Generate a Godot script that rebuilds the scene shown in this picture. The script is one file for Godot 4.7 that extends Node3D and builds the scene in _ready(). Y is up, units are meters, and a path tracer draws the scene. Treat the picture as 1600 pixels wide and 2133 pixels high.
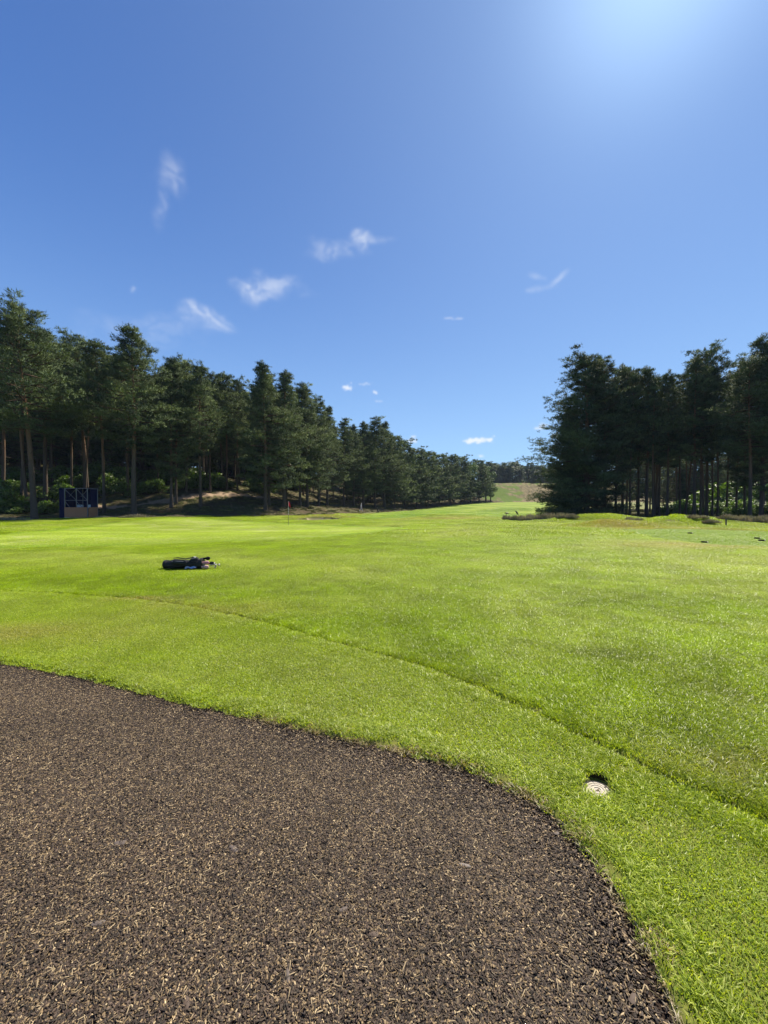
extends Node3D

# ------------------------------------------------------------------ camera and picture constants
const EYE := 1.6
const FPX := 803.0          # focal length in photograph pixels (1600 x 2133)
const PITCH := -1.0

var rng := RandomNumberGenerator.new()
var n_wide := FastNoiseLite.new()
var n_mid := FastNoiseLite.new()
var n_fine := FastNoiseLite.new()
var used := {}
var treeline := PackedVector2Array()
var path_edge := PackedVector2Array()
var turf_step := PackedVector2Array()
var green_shape := PackedVector2Array()
var tee_shape := PackedVector2Array()
var fairway_shape := PackedVector2Array()
var track := PackedVector2Array()
var sprinkler_at := Vector2()
var sun_dir := Vector3()
var M := {}

# ------------------------------------------------------------------ mesh collector
class MB:
	var v := PackedVector3Array()
	var n := PackedVector3Array()
	var c := PackedColorArray()
	var ix := PackedInt32Array()

	func vert(p: Vector3, nn: Vector3, col: Color) -> int:
		v.append(p); n.append(nn); c.append(col)
		return v.size() - 1

	func tri(a: Vector3, b: Vector3, d: Vector3, col: Color, nn := Vector3.ZERO) -> void:
		if nn == Vector3.ZERO:
			nn = (d - a).cross(b - a).normalized()
		var k := v.size()
		v.append(a); v.append(b); v.append(d)
		n.append(nn); n.append(nn); n.append(nn)
		c.append(col); c.append(col); c.append(col)
		if (d - a).cross(b - a).dot(nn) < 0.0:
			ix.append(k); ix.append(k + 2); ix.append(k + 1)
		else:
			ix.append(k); ix.append(k + 1); ix.append(k + 2)

	# turn every triangle to the side that its normals point to
	func face() -> void:
		for i in range(0, ix.size(), 3):
			var a := v[ix[i]]
			var g := (v[ix[i + 2]] - a).cross(v[ix[i + 1]] - a)
			if g.dot(n[ix[i]] + n[ix[i + 1]] + n[ix[i + 2]]) < 0.0:
				var t := ix[i + 1]
				ix[i + 1] = ix[i + 2]
				ix[i + 2] = t

	func quad(a: Vector3, b: Vector3, d: Vector3, e: Vector3, col: Color, nn := Vector3.ZERO) -> void:
		if nn == Vector3.ZERO:
			nn = (d - a).cross(b - a).normalized()
		var k := v.size()
		for p in [a, b, d, e]:
			v.append(p); n.append(nn); c.append(col)
		ix.append_array(PackedInt32Array([k, k + 1, k + 2, k, k + 2, k + 3]))

	func tube(pts: PackedVector3Array, rad: PackedFloat32Array, cols: PackedColorArray, sides: int, capped := true, squash := 1.0) -> void:
		var k := v.size()
		var m := pts.size()
		for i in m:
			var t := (pts[mini(i + 1, m - 1)] - pts[maxi(i - 1, 0)]).normalized()
			var a := t.cross(Vector3.UP if absf(t.y) < 0.9 else Vector3.RIGHT).normalized()
			var b := a.cross(t).normalized()
			var col := cols[mini(i, cols.size() - 1)]
			for s in sides:
				var w := TAU * s / sides
				var o := a * cos(w) + b * sin(w) * squash
				v.append(pts[i] + o * rad[i]); n.append(o.normalized()); c.append(col)
		for i in m - 1:
			for s in sides:
				var p := k + i * sides + s
				var q := k + i * sides + (s + 1) % sides
				ix.append_array(PackedInt32Array([p, q, p + sides, q, q + sides, p + sides]))
		if capped:
			for e in [0, m - 1]:
				var t2: Vector3 = (pts[1] - pts[0]).normalized() * -1.0 if e == 0 else (pts[m - 1] - pts[m - 2]).normalized()
				var mid := vert(pts[e], t2, cols[mini(e, cols.size() - 1)])
				var first := v.size()
				for s in sides:
					vert(v[k + e * sides + s], t2, cols[mini(e, cols.size() - 1)])
				for s in sides:
					ix.append_array(PackedInt32Array([mid, first + s, first + (s + 1) % sides]))

	func box(at: Vector3, size: Vector3, col: Color, basis := Basis(), bevel := 0.0) -> void:
		var h := size / 2.0
		var bv := minf(bevel, minf(h.x, minf(h.y, h.z)) * 0.6)
		for ax in 3:
			for sg in [-1.0, 1.0]:
				var u := (ax + 1) % 3
				var w := (ax + 2) % 3
				var nn := Vector3.ZERO
				nn[ax] = sg
				var p := []
				for q in [[-1, -1], [1, -1], [1, 1], [-1, 1]]:
					var r := Vector3.ZERO
					r[ax] = sg * h[ax]
					r[u] = q[0] * (h[u] - bv)
					r[w] = q[1] * (h[w] - bv)
					p.append(at + basis * r)
				if sg > 0: quad(p[0], p[1], p[2], p[3], col, basis * nn)
				else: quad(p[3], p[2], p[1], p[0], col, basis * nn)
		if bv > 0.0:
			for ax in 3:
				var u := (ax + 1) % 3
				var w := (ax + 2) % 3
				for q in [[-1, -1], [1, -1], [1, 1], [-1, 1]]:
					var e := []
					for sg in [-1.0, 1.0]:
						var r1 := Vector3.ZERO
						r1[ax] = sg * (h[ax] - bv); r1[u] = q[0] * h[u]; r1[w] = q[1] * (h[w] - bv)
						var r2 := Vector3.ZERO
						r2[ax] = sg * (h[ax] - bv); r2[u] = q[0] * (h[u] - bv); r2[w] = q[1] * h[w]
						e.append([at + basis * r1, at + basis * r2])
					var nn2 := Vector3.ZERO
					nn2[u] = q[0]; nn2[w] = q[1]
					quad(e[0][0], e[1][0], e[1][1], e[0][1], col, (basis * nn2).normalized())

	func lathe(prof: PackedVector2Array, sides: int, xf: Transform3D, col: Color) -> void:
		# prof: (radius, height) from the bottom to the top
		for i in prof.size() - 1:
			var a := prof[i]
			var b := prof[i + 1]
			var sl := Vector2(b.y - a.y, a.x - b.x).normalized()
			var k := v.size()
			for s in sides + 1:
				var w := TAU * s / sides
				var o := Vector3(cos(w), 0, sin(w))
				var nn := (xf.basis * (o * sl.x + Vector3.UP * sl.y)).normalized()
				vert(xf * (o * a.x + Vector3.UP * a.y), nn, col)
				vert(xf * (o * b.x + Vector3.UP * b.y), nn, col)
			for s in sides:
				var p := k + s * 2
				ix.append_array(PackedInt32Array([p, p + 1, p + 2, p + 1, p + 3, p + 2]))

	func mesh(mat: Material) -> ArrayMesh:
		if ix.size() < 90000: face()
		var a := []
		a.resize(Mesh.ARRAY_MAX)
		a[Mesh.ARRAY_VERTEX] = v
		a[Mesh.ARRAY_NORMAL] = n
		a[Mesh.ARRAY_COLOR] = c
		a[Mesh.ARRAY_INDEX] = ix
		var m := ArrayMesh.new()
		m.add_surface_from_arrays(Mesh.PRIMITIVE_TRIANGLES, a)
		m.surface_set_material(0, mat)
		return m

# ------------------------------------------------------------------ naming helpers
func numbered(called: String) -> String:
	if not used.has(called):
		used[called] = 0
		return called
	used[called] += 1
	return "%s_%03d" % [called, used[called]]

func thing(called: String, label: String, category: String, at := Vector3.ZERO, turn := 0.0, group := "") -> Node3D:
	var o := Node3D.new()
	o.name = numbered(called)
	add_child(o)
	o.position = at
	o.rotation.y = turn
	o.set_meta("label", label)
	o.set_meta("category", category)
	if group: o.set_meta("group", group)
	return o

func part(called: String, mesh: Mesh, parent: Node, label := "") -> MeshInstance3D:
	var o := MeshInstance3D.new()
	o.name = called
	o.mesh = mesh
	parent.add_child(o, true)
	if label: o.set_meta("label", label)
	return o

func structure(called: String, mesh: Mesh) -> MeshInstance3D:
	var o := MeshInstance3D.new()
	o.name = numbered(called)
	o.mesh = mesh
	add_child(o)
	o.set_meta("kind", "structure")
	return o

func stuff(called: String, label: String, category: String, mesh: Mesh, xfs: Array, cols: PackedColorArray, parent: Node = null) -> MultiMeshInstance3D:
	var mm := MultiMesh.new()
	mm.transform_format = MultiMesh.TRANSFORM_3D
	mm.use_colors = true
	mm.mesh = mesh
	mm.instance_count = xfs.size()
	for i in xfs.size():
		mm.set_instance_transform(i, xfs[i])
		mm.set_instance_color(i, cols[i])
	var o := MultiMeshInstance3D.new()
	o.multimesh = mm
	o.set_meta("kind", "stuff")
	o.set_meta("label", label)
	if parent:
		o.name = called
		parent.add_child(o, true)
	else:
		o.name = numbered(called)
		o.set_meta("category", category)
		add_child(o)
	return o

func mat(called: String, rough := 0.8, spec := 0.5) -> StandardMaterial3D:
	var m := StandardMaterial3D.new()
	m.resource_name = called
	m.vertex_color_use_as_albedo = true
	m.roughness = rough
	m.metallic_specular = spec
	M[called] = m
	return m

func noise_tex(seed_: int, freq: float, ramp: Array, size := 512, kind := FastNoiseLite.TYPE_SIMPLEX_SMOOTH, octaves := 4) -> NoiseTexture2D:
	var f := FastNoiseLite.new()
	f.seed = seed_
	f.noise_type = kind
	f.frequency = freq
	f.fractal_octaves = octaves
	var t := NoiseTexture2D.new()
	t.width = size; t.height = size
	t.seamless = true
	t.noise = f
	var g := Gradient.new()
	g.offsets = PackedFloat32Array([0.0, 1.0])
	g.colors = PackedColorArray([ramp[0], ramp[1]])
	t.color_ramp = g
	return t

# ------------------------------------------------------------------ photograph pixels to directions and ground points
func ray(px: float, py: float) -> Vector3:
	return Vector3((px - 800.0) / FPX, (1066.5 - py) / FPX, -1.0).rotated(Vector3.RIGHT, deg_to_rad(PITCH))

func gp(px: float, py: float, y := 0.0) -> Vector2:
	var r := ray(px, py)
	var t := (y - EYE) / r.y
	return Vector2(r.x * t, r.z * t)

func at_d(px: float, d: float) -> Vector2:
	return Vector2((px - 800.0) / FPX * d, -d)

func on_ground(p: Vector2, lift := 0.0) -> Vector3:
	return Vector3(p.x, height(p.x, p.y) + lift, p.y)

# height that brings a top to that row of the photograph
func rise_to(py: float, d: float) -> float:
	return EYE + (1052.5 - py) / FPX * d

func sside(poly: PackedVector2Array, p: Vector2) -> float:
	# signed distance to an open polyline, positive on the far side (-z when it runs towards +x)
	var best := 1e9
	var sg := 1.0
	for i in poly.size() - 1:
		var a := poly[i]
		var ab := poly[i + 1] - a
		var ap := p - a
		var t := clampf(ap.dot(ab) / ab.length_squared(), 0.0, 1.0)
		var q := ap - ab * t
		var dd := q.length_squared()
		if dd < best - 1e-6:
			best = dd
			sg = -1.0 if ab.x * ap.y - ab.y * ap.x > 0.0 else 1.0
	return sqrt(best) * sg

func bell(x: float, z: float, cx: float, cz: float, sx: float, sz: float) -> float:
	var a := (x - cx) / sx
	var b := (z - cz) / sz
	var e := a * a + b * b
	return 0.0 if e > 9.0 else exp(-e)

func sd_path(p: Vector2) -> float: return sside(path_edge, p)     # > 0 : grass side
func sd_step(p: Vector2) -> float: return sside(turf_step, p)

func height(x: float, z: float) -> float:
	var d := -z
	var r := sqrt(x * x + z * z)
	var y := 0.0
	if r < 10.0:
		var p := Vector2(x, z)
		var e := sd_path(p)
		y -= 0.035 * (1.0 - smoothstep(-0.03, 0.03, e))
		var t := sd_step(p)
		y += 0.005 * smoothstep(0.0, 0.05, t)
		y -= 0.040 * exp(-t * t / 0.0007)
		var q := p.distance_to(sprinkler_at)
		y -= 0.05 * (1.0 - smoothstep(0.075, 0.10, q))
	else:
		y += 0.005
	if r > 7.0:
		y += n_wide.get_noise_2d(x * 1.0, z * 1.0) * 0.16 * smoothstep(7.0, 30.0, r)
	if d > 8.0:
		# putting green sits in a shallow saucer that rises to its back
		y -= 0.34 * bell(x, z, -13.0, -31.0, 13.0, 7.0)
		y += 0.25 * bell(x, z, -21.0, -43.0, 7.0, 4.0)
		# right-hand mounds
		y += 0.66 * bell(x, z, 21.0, -37.0, 5.0, 2.0)
		y += 0.38 * bell(x, z, 15.5, -41.0, 5.5, 2.6)
		y += 0.55 * bell(x, z, 23.0, -30.5, 3.4, 1.4)
		y += 0.32 * bell(x, z, 17.0, -29.0, 3.0, 1.3)
		y += 0.45 * bell(x, z, 30.0, -31.0, 5.0, 3.0)
		y += 0.30 * bell(x, z, 8.0, -52.0, 7.0, 3.0)
		# hummocks on the fairway
		y += 0.9 * bell(x, z, 30.0, -92.0, 9.0, 3.0)
		y += 0.7 * bell(x, z, 33.0, -128.0, 9.0, 4.0)
		# bunker beside the green
		var bx := (x + 7.4) / 2.6
		var bz := (z + 44.2) / 1.5
		var be := bx * bx + bz * bz
		if be < 6.0:
			y += 0.30 * exp(-pow((x + 7.4) / 4.0, 2.0) - pow((z + 47.0) / 1.8, 2.0))
			y -= 0.50 * (1.0 - smoothstep(0.80, 1.0, be))
	if d > 20.0:
		var s := sside(treeline, Vector2(x, z))
		if s > -14.0:
			var k := lerpf(0.33, 0.07, smoothstep(-30.0, -6.0, x))
			var up := 1.5 * smoothstep(-7.0, 3.0, s) * lerpf(0.45, 1.0, smoothstep(-46.0, -30.0, x))
			up += 1.1 * bell(x, z, -29.0, -62.0, 9.0, 8.0)
			var more := k * maxf(0.0, s - 2.0)
			up += 19.0 * (1.0 - exp(-more / 19.0))
			up += n_mid.get_noise_2d(x * 2.0, z * 2.0) * 0.35 * smoothstep(-9.0, -3.0, s)
			y += up
		y += 3.2 * smoothstep(110.0, 205.0, d) + 15.0 * smoothstep(214.0, 288.0, d) * smoothstep(20.0, 58.0, x)
		y += 0.5 * smoothstep(240.0, 900.0, d)
	return y

# ------------------------------------------------------------------ ground zones
enum {LAWN, GREEN, FAIRWAY, HEATH, TEE, HILL, SAND, TRACK, BARK, APRON}

func zone(x: float, z: float) -> int:
	var p := Vector2(x, z)
	var d := -z
	if p.length() < 14.0:
		if sd_path(p) < 0.0: return BARK
		if sd_step(p) < 0.0: return APRON
	if d > 10.0:
		var be := pow((x + 7.4) / 2.6, 2.0) + pow((z + 44.2) / 1.5, 2.0)
		if be < 0.95: return SAND
		if d < 50.0 and Geometry2D.is_point_in_polygon(p, green_shape): return GREEN
		if d < 40.0 and Geometry2D.is_point_in_polygon(p, tee_shape): return TEE
		var w := n_mid.get_noise_2d(x * 1.6, z * 1.6)
		if d > 40.0 and d < 110.0:
			var tq := absf(sside(track, p))
			if tq < 0.9 + w * 0.4: return TRACK
		if d > 24.0 and sside(treeline, p) > -7.0 + w * 3.0: return HEATH
		if d > 209.0 + w * 5.0: return HILL
		if x > 24.0 and d > 41.0 + w * 3.0 - (x - 24.0) * 0.55 and d < 130.0 and x > 24.0 + maxf(0.0, d - 60.0) * 0.52: return HEATH
		if d > 35.0 and Geometry2D.is_point_in_polygon(p + Vector2(w, w) * 0.5, fairway_shape): return FAIRWAY
	return LAWN

func grass_tint(x: float, z: float) -> Color:
	# patches of lush turf, pale fescue with silvery sheen painted in, and dry straw, in metres of ground
	var a := n_mid.get_noise_2d(x * 1.0, z * 1.0)
	var b := n_wide.get_noise_2d(x * 2.3 + 40.0, z * 2.3)
	var f := n_fine.get_noise_2d(x, z)
	var lush := Color(0.405, 0.510, 0.008)
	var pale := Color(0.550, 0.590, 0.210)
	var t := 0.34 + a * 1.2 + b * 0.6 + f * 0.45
	t += 0.55 * bell(x, z, 8.5, -9.0, 7.0, 4.5) + 0.35 * bell(x, z, -9.0, -11.0, 5.0, 1.6) - 0.6 * bell(x, z, 2.2, -14.0, 5.0, 3.5) - 0.35 * bell(x, z, 4.2, -4.4, 2.6, 1.6)  # paler where the turf glistens: sheen put into the tint
	t = clampf(t, 0.0, 1.0)
	var c := lush.lerp(pale, t * 0.9) * (1.0 + 0.34 * n_fine.get_noise_2d(x * 3.7 + 11.0, z * 3.7) + 0.26 * n_mid.get_noise_2d(x * 3.1 + 70.0, z * 3.1))
	# drier turf in places
	var dry := 0.0
	dry += 0.9 * bell(x, z, -4.7, -4.75, 1.3, 0.45)
	dry += 0.45 * bell(x, z, -2.9, -6.0, 1.6, 0.5) + 0.8 * bell(x, z, -4.3, -6.55, 0.5, 0.10) + 0.55 * bell(x, z, 0.48, -2.75, 0.10, 0.22) + 0.4 * bell(x, z, 2.2, -2.35, 0.5, 0.12)
	dry += 0.5 * clampf(n_mid.get_noise_2d(x * 2.4 - 33.0, z * 4.0) - 0.34, 0.0, 0.4)
	dry += 0.7 * bell(x, z, 13.0, -15.2, 4.0, 1.3)
	dry += 0.55 * bell(x, z, 18.5, -16.0, 4.0, 1.2)
	dry += 1.0 * bell(x, z, 17.2, -28.0, 3.4, 2.2)
	dry += 0.6 * bell(x, z, 21.5, -25.0, 2.6, 1.6)
	dry += 0.7 * bell(x, z, 8.5, -46.0, 7.0, 2.4)
	dry += 0.9 * bell(x, z, -7.5, -47.5, 3.6, 1.6)
	dry += 0.5 * bell(x, z, -3.0, -72.0, 3.0, 3.0)
	dry *= 0.6 + 0.7 * clampf(0.5 + f, 0.0, 1.0)
	c = c.lerp(Color(0.56, 0.42, 0.28), clampf(dry, 0.0, 0.85))
	return c

func ground_color(zn: int, x: float, z: float) -> Color:
	var f := n_fine.get_noise_2d(x * 1.3, z * 1.3)
	var w := n_mid.get_noise_2d(x * 1.1, z * 1.1)
	match zn:
		BARK:
			return Color(0.030, 0.022, 0.016)
		GREEN:
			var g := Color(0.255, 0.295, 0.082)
			g = g * (1.0 + 0.30 * n_mid.get_noise_2d(x * 0.35, z * 1.7) + 0.08 * w + 0.05 * f)  # stretched noise paints mowing streaks and their pale sheen into the colour
			var e := 9.0
			for i in green_shape.size():
				e = minf(e, Geometry2D.get_closest_point_to_segment(Vector2(x, z), green_shape[i], green_shape[(i + 1) % green_shape.size()]).distance_to(Vector2(x, z)))
			return Color(0.165, 0.230, 0.022).lerp(g, smoothstep(0.3, 1.5, e + f * 0.5))
		TEE:
			return Color(0.150, 0.212, 0.018) * (1.0 + 0.08 * f + 0.06 * w)
		FAIRWAY:
			var band := sin((z * 0.86 + x * 0.5) * TAU / 11.0)  # mowing stripes: light off leaning blades, painted as two tones
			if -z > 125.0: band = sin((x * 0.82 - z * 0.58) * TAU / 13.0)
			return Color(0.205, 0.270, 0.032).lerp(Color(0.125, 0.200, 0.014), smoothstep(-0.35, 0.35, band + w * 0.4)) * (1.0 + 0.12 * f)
		HEATH:
			var c := Color(0.105, 0.082, 0.044).lerp(Color(0.095, 0.105, 0.036), clampf(0.5 + w * 1.6, 0.0, 1.0))
			return c.lerp(Color(0.22, 0.165, 0.10), clampf(f * 2.2 + w * 0.9 - 0.40, 0.0, 0.8))
		SAND:
			return Color(0.50, 0.41, 0.27) * (1.0 + 0.06 * f)
		TRACK:
			return Color(0.34, 0.25, 0.17) * (1.0 + 0.15 * f)
		HILL:
			var brown := smoothstep(-0.25, 0.25, (x + z * 0.30 - 9.0) / 12.0 + w * 0.7 + n_wide.get_noise_2d(x * 1.4, z * 1.4) * 1.6)
			if z < -266.0 + w * 12.0: brown = smoothstep(-0.2, 0.2, w + 0.1)
			var gr := Color(0.120, 0.190, 0.022) * (1.0 + 0.2 * f)
			var br := Color(0.30, 0.245, 0.13).lerp(Color(0.15, 0.125, 0.06), clampf(0.5 + f * 1.8, 0.0, 1.0))
			return gr.lerp(br, brown)
	# thatch and soil of the turf; the grass itself stands on it as blades
	return Color(0.150, 0.165, 0.032) * (1.0 + 0.25 * f + 0.2 * w)

func build_ground() -> void:
	var radii := PackedFloat32Array()
	var r := 0.35
	while r < 900.0:
		radii.append(r)
		if r < 20.0: r *= 1.019
		elif r < 60.0: r += 0.34
		elif r < 300.0: r *= 1.011
		else: r *= 1.06
	var angs := PackedFloat32Array()
	for i in 620: angs.append(deg_to_rad(-62.0 + 124.0 * i / 620.0))
	for i in 48: angs.append(deg_to_rad(62.0 + 236.0 * i / 48.0))
	var na := angs.size()
	var nr := radii.size()
	var pos := PackedVector3Array()
	pos.resize(na * nr)
	for j in nr:
		for i in na:
			var x := sin(angs[i]) * radii[j]
			var z := -cos(angs[i]) * radii[j]
			pos[j * na + i] = Vector3(x, height(x, z), z)
	print("heights ", Time.get_ticks_msec())
	var nor := PackedVector3Array()
	nor.resize(na * nr)
	for j in nr:
		for i in na:
			var a := pos[j * na + (i + 1) % na] - pos[j * na + (i + na - 1) % na]
			var b := pos[mini(j + 1, nr - 1) * na + i] - pos[maxi(j - 1, 0) * na + i]
			var q := a.cross(b).normalized()
			nor[j * na + i] = q if q.y > 0.0 else -q
	var bins := []
	for k in 10: bins.append(PackedInt32Array())
	var zv := PackedInt32Array()
	zv.resize(na * nr)
	for j in nr:
		for i in na:
			var p := pos[j * na + i]
			zv[j * na + i] = zone(p.x, p.z)
	for j in nr - 1:
		for i in na:
			var a := j * na + i
			var b := j * na + (i + 1) % na
			var zn := zv[a]
			bins[zn].append_array(PackedInt32Array([a, a + na, b, b, a + na, b + na]))
	print("zones ", Time.get_ticks_msec())
	var names := ["lawn", "putting_green", "fairway", "heath_ground", "tee_ground", "hill", "bunker_sand", "footpath", "bark_path", "lawn_apron"]
	var mats := [M.turf, M.mown, M.mown, M.heath, M.mown, M.heath, M.sand, M.sand, M.soil, M.turf]
	for k in 10:
		var remap := {}
		var mb := MB.new()
		for id in bins[k]:
			if not remap.has(id):
				var p := pos[id]
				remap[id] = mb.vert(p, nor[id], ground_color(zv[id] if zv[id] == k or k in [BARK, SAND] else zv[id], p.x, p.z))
			mb.ix.append(remap[id])
		if mb.v.size():
			structure(names[k], mb.mesh(mats[k]))
	# the turf under the camera's feet, inside the first ring
	var disc := MB.new()
	var mid := disc.vert(Vector3(0, -0.035, 0), Vector3.UP, ground_color(BARK, 0, 0))
	for i in na: disc.vert(pos[i], Vector3.UP, ground_color(BARK, 0, 0))
	for i in na: disc.ix.append_array(PackedInt32Array([mid, 1 + i, 1 + (i + 1) % na]))
	structure("bark_path", disc.mesh(M.soil))
	print("ground ", Time.get_ticks_msec())

# ------------------------------------------------------------------ grass
func make_tuft(seed_: int, radius: float, blades: int, hi: Vector2, wide: float, lean: float) -> MB:
	rng.seed = seed_
	var mb := MB.new()
	for i in blades:
		var rr := radius * sqrt(rng.randf())
		var a := rng.randf() * TAU
		var p := Vector3(cos(a) * rr, -0.004, sin(a) * rr)
		var h := rng.randf_range(hi.x, hi.y)
		var dir := Vector3(rng.randfn(), 0, rng.randfn()).normalized()
		var side := Vector3(rng.randfn(), 0, rng.randfn()).normalized() * wide * rng.randf_range(0.6, 1.3) * 0.5
		var ln := h * lean * rng.randf_range(0.2, 1.3)
		var m := p + Vector3.UP * h * 0.6 + dir * ln * 0.35
		var t := p + Vector3.UP * h * rng.randf_range(0.75, 1.0) + dir * ln
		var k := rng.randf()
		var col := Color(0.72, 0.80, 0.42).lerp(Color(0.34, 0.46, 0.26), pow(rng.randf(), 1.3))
		if k < 0.07: col = Color(1.0, 1.0, 1.0)  # whitest blades: sun glints painted as blade colour
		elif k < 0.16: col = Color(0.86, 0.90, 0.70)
		var n1 := (side.cross(m - p)).normalized()
		if n1.y < 0.0: n1 = -n1
		var n2 := (side.cross(t - m)).normalized()
		if n2.y < 0.0: n2 = -n2
		n1 = (n1 + Vector3.UP * 0.25).normalized()
		n2 = (n2 + Vector3.UP * 0.25).normalized()
		var b := mb.v.size()
		mb.vert(p - side, n1, col); mb.vert(p + side, n1, col)
		mb.vert(m - side * 0.9, n2, col); mb.vert(m + side * 0.9, n2, col)
		mb.vert(t, n2, col)
		mb.ix.append_array(PackedInt32Array([b, b + 1, b + 2, b + 1, b + 3, b + 2, b + 2, b + 3, b + 4]))
	mb.face()
	return mb

func in_view(x: float, z: float, margin := 1.2) -> bool:
	return z < -0.45 and absf(x) < -z * 1.05 + margin

func build_grass() -> void:
	rng.seed = 11
	var tilt := func(x: float, z: float) -> Basis:
		var e := 0.5
		var h0 := height(x, z)
		var up := Vector3(h0 - height(x + e, z), e, h0 - height(x, z + e)).normalized()
		var q := Basis(Quaternion(Vector3.UP, up)) if up.y < 0.9999 else Basis()
		return q
	# near turf: coarse rough beyond the turf step, finer turf on the apron
	var rough_x := []; var rough_c := PackedColorArray()
	var apron_x := []; var apron_c := PackedColorArray()
	var edge_x := []; var edge_c := PackedColorArray()
	var straw_x := []; var straw_c := PackedColorArray()
	rng.seed = 12
	for i in 187 * 78:
		var x := -10.0 + (i % 187) * 0.107 + rng.randf_range(-0.06, 0.06)
		var z := -8.8 + (i / 187) * 0.107 + rng.randf_range(-0.06, 0.06)
		if not in_view(x, z, 0.9): continue
		var p := Vector2(x, z)
		var e := sd_path(p)
		var t := sd_step(p)
		if e < 0.14 or absf(t) < 0.13 or p.distance_to(sprinkler_at) < 0.22: continue
		var s := rng.randf_range(0.85, 1.15)
		var xf := Transform3D(Basis(Vector3.UP, rng.randf() * TAU).scaled(Vector3(s, s * rng.randf_range(0.8, 1.2), s)), Vector3(x, height(x, z), z))
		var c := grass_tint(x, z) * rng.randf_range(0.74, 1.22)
		if t > 0.0:
			rough_x.append(xf); rough_c.append(c)
		else:
			apron_x.append(xf); apron_c.append(c.lerp(Color(0.490, 0.560, 0.110), 0.35))
	# small tufts that follow the edges
	rng.seed = 13
	for i in 120000:
		var x := rng.randf_range(-9.0, 6.0)
		var z := rng.randf_range(-8.4, -0.5)
		if not in_view(x, z, 0.6): continue
		var p := Vector2(x, z)
		var e := sd_path(p)
		if e < -0.012: continue
		var t := sd_step(p)
		var q := p.distance_to(sprinkler_at)
		if not (e < 0.2 or absf(t) < 0.2 or q < 0.26): continue
		if t > -0.028 and t < 0.013 + 0.012 * n_fine.get_noise_2d(x * 30.0, z * 30.0): continue
		if q < 0.098 + 0.012 * n_fine.get_noise_2d(x * 40.0, z * 40.0): continue
		var s := rng.randf_range(0.8, 1.25)
		var sy := s * (1.12 if t > 0.0 else 0.8)
		if e < 0.03: sy *= 0.7
		var xf := Transform3D(Basis(Vector3.UP, rng.randf() * TAU).scaled(Vector3(s, sy, s)), Vector3(x, height(x, z) if e > 0.03 else -0.012, z))
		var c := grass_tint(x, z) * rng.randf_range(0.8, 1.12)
		if t <= 0.0: c = c.lerp(Color(0.490, 0.560, 0.110), 0.35)
		if e < 0.045 + 0.04 * n_fine.get_noise_2d(x * 9.0, z * 9.0) and x > -1.0 and rng.randf() < 0.75:
			straw_x.append(xf); straw_c.append(Color(0.58, 0.42, 0.36) * rng.randf_range(0.6, 1.1))
		else:
			edge_x.append(xf); edge_c.append(c)
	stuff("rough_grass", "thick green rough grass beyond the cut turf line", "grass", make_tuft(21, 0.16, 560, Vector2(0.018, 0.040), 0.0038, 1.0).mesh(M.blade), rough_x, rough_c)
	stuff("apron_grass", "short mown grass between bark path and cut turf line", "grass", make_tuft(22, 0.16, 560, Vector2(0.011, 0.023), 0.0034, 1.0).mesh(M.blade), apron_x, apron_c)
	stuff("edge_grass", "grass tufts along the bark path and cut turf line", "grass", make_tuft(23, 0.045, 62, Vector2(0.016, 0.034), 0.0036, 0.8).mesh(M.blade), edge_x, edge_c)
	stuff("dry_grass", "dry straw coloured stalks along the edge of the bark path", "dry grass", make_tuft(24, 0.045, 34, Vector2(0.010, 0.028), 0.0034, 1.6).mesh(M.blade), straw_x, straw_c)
	print("near grass ", rough_x.size(), " ", apron_x.size(), " ", edge_x.size(), " ", straw_x.size(), " ", Time.get_ticks_msec())
	# middle distance
	rng.seed = 14
	var b_x := []; var b_c := PackedColorArray()
	for i in 11000:
		var z := -sqrt(rng.randf_range(8.4 * 8.4, 21.0 * 21.0))
		var x := rng.randf_range(1.08, -1.08) * -z
		var p := Vector2(x, z)
		var zn := zone(x, z)
		if p.length() < 14.0 and absf(sd_step(p)) < 0.4: continue
		if zn != LAWN and zn != APRON: continue
		if zn == LAWN and (Geometry2D.is_point_in_polygon(p + Vector2(0, -0.35), green_shape) or Geometry2D.is_point_in_polygon(p + Vector2(0.3, -0.3), tee_shape)): continue
		if zn == BARK or sd_path(p) < 0.4: continue
		var s := rng.randf_range(0.85, 1.2)
		var sy := s * rng.randf_range(0.8, 1.15) * (0.55 if zn == APRON else 1.0)
		b_x.append(Transform3D(Basis(Vector3.UP, rng.randf() * TAU).scaled(Vector3(s, sy, s)), Vector3(x, height(x, z), z)))
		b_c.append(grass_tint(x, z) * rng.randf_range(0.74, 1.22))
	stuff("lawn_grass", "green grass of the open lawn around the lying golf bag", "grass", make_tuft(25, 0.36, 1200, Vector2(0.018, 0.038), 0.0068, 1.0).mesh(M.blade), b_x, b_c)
	rng.seed = 15
	var c_x := []; var c_c := PackedColorArray()
	for i in 15000:
		var z := -sqrt(rng.randf_range(20.0 * 20.0, 72.0 * 72.0))
		var x := rng.randf_range(1.08, -1.08) * -z
		if zone(x, z) != LAWN: continue
		var p := Vector2(x, z)
		if Geometry2D.is_point_in_polygon(p + Vector2(0, -0.9), green_shape) or Geometry2D.is_point_in_polygon(p + Vector2(0, 0.9), green_shape): continue
		if Geometry2D.is_point_in_polygon(p + Vector2(0, 0.9), tee_shape) or Geometry2D.is_point_in_polygon(p + Vector2(0.5, -0.9), tee_shape): continue
		if pow((x + 7.4) / 3.4, 2.0) + pow((z + 44.2) / 2.3, 2.0) < 1.0: continue
		var s := rng.randf_range(0.8, 1.2)
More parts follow.
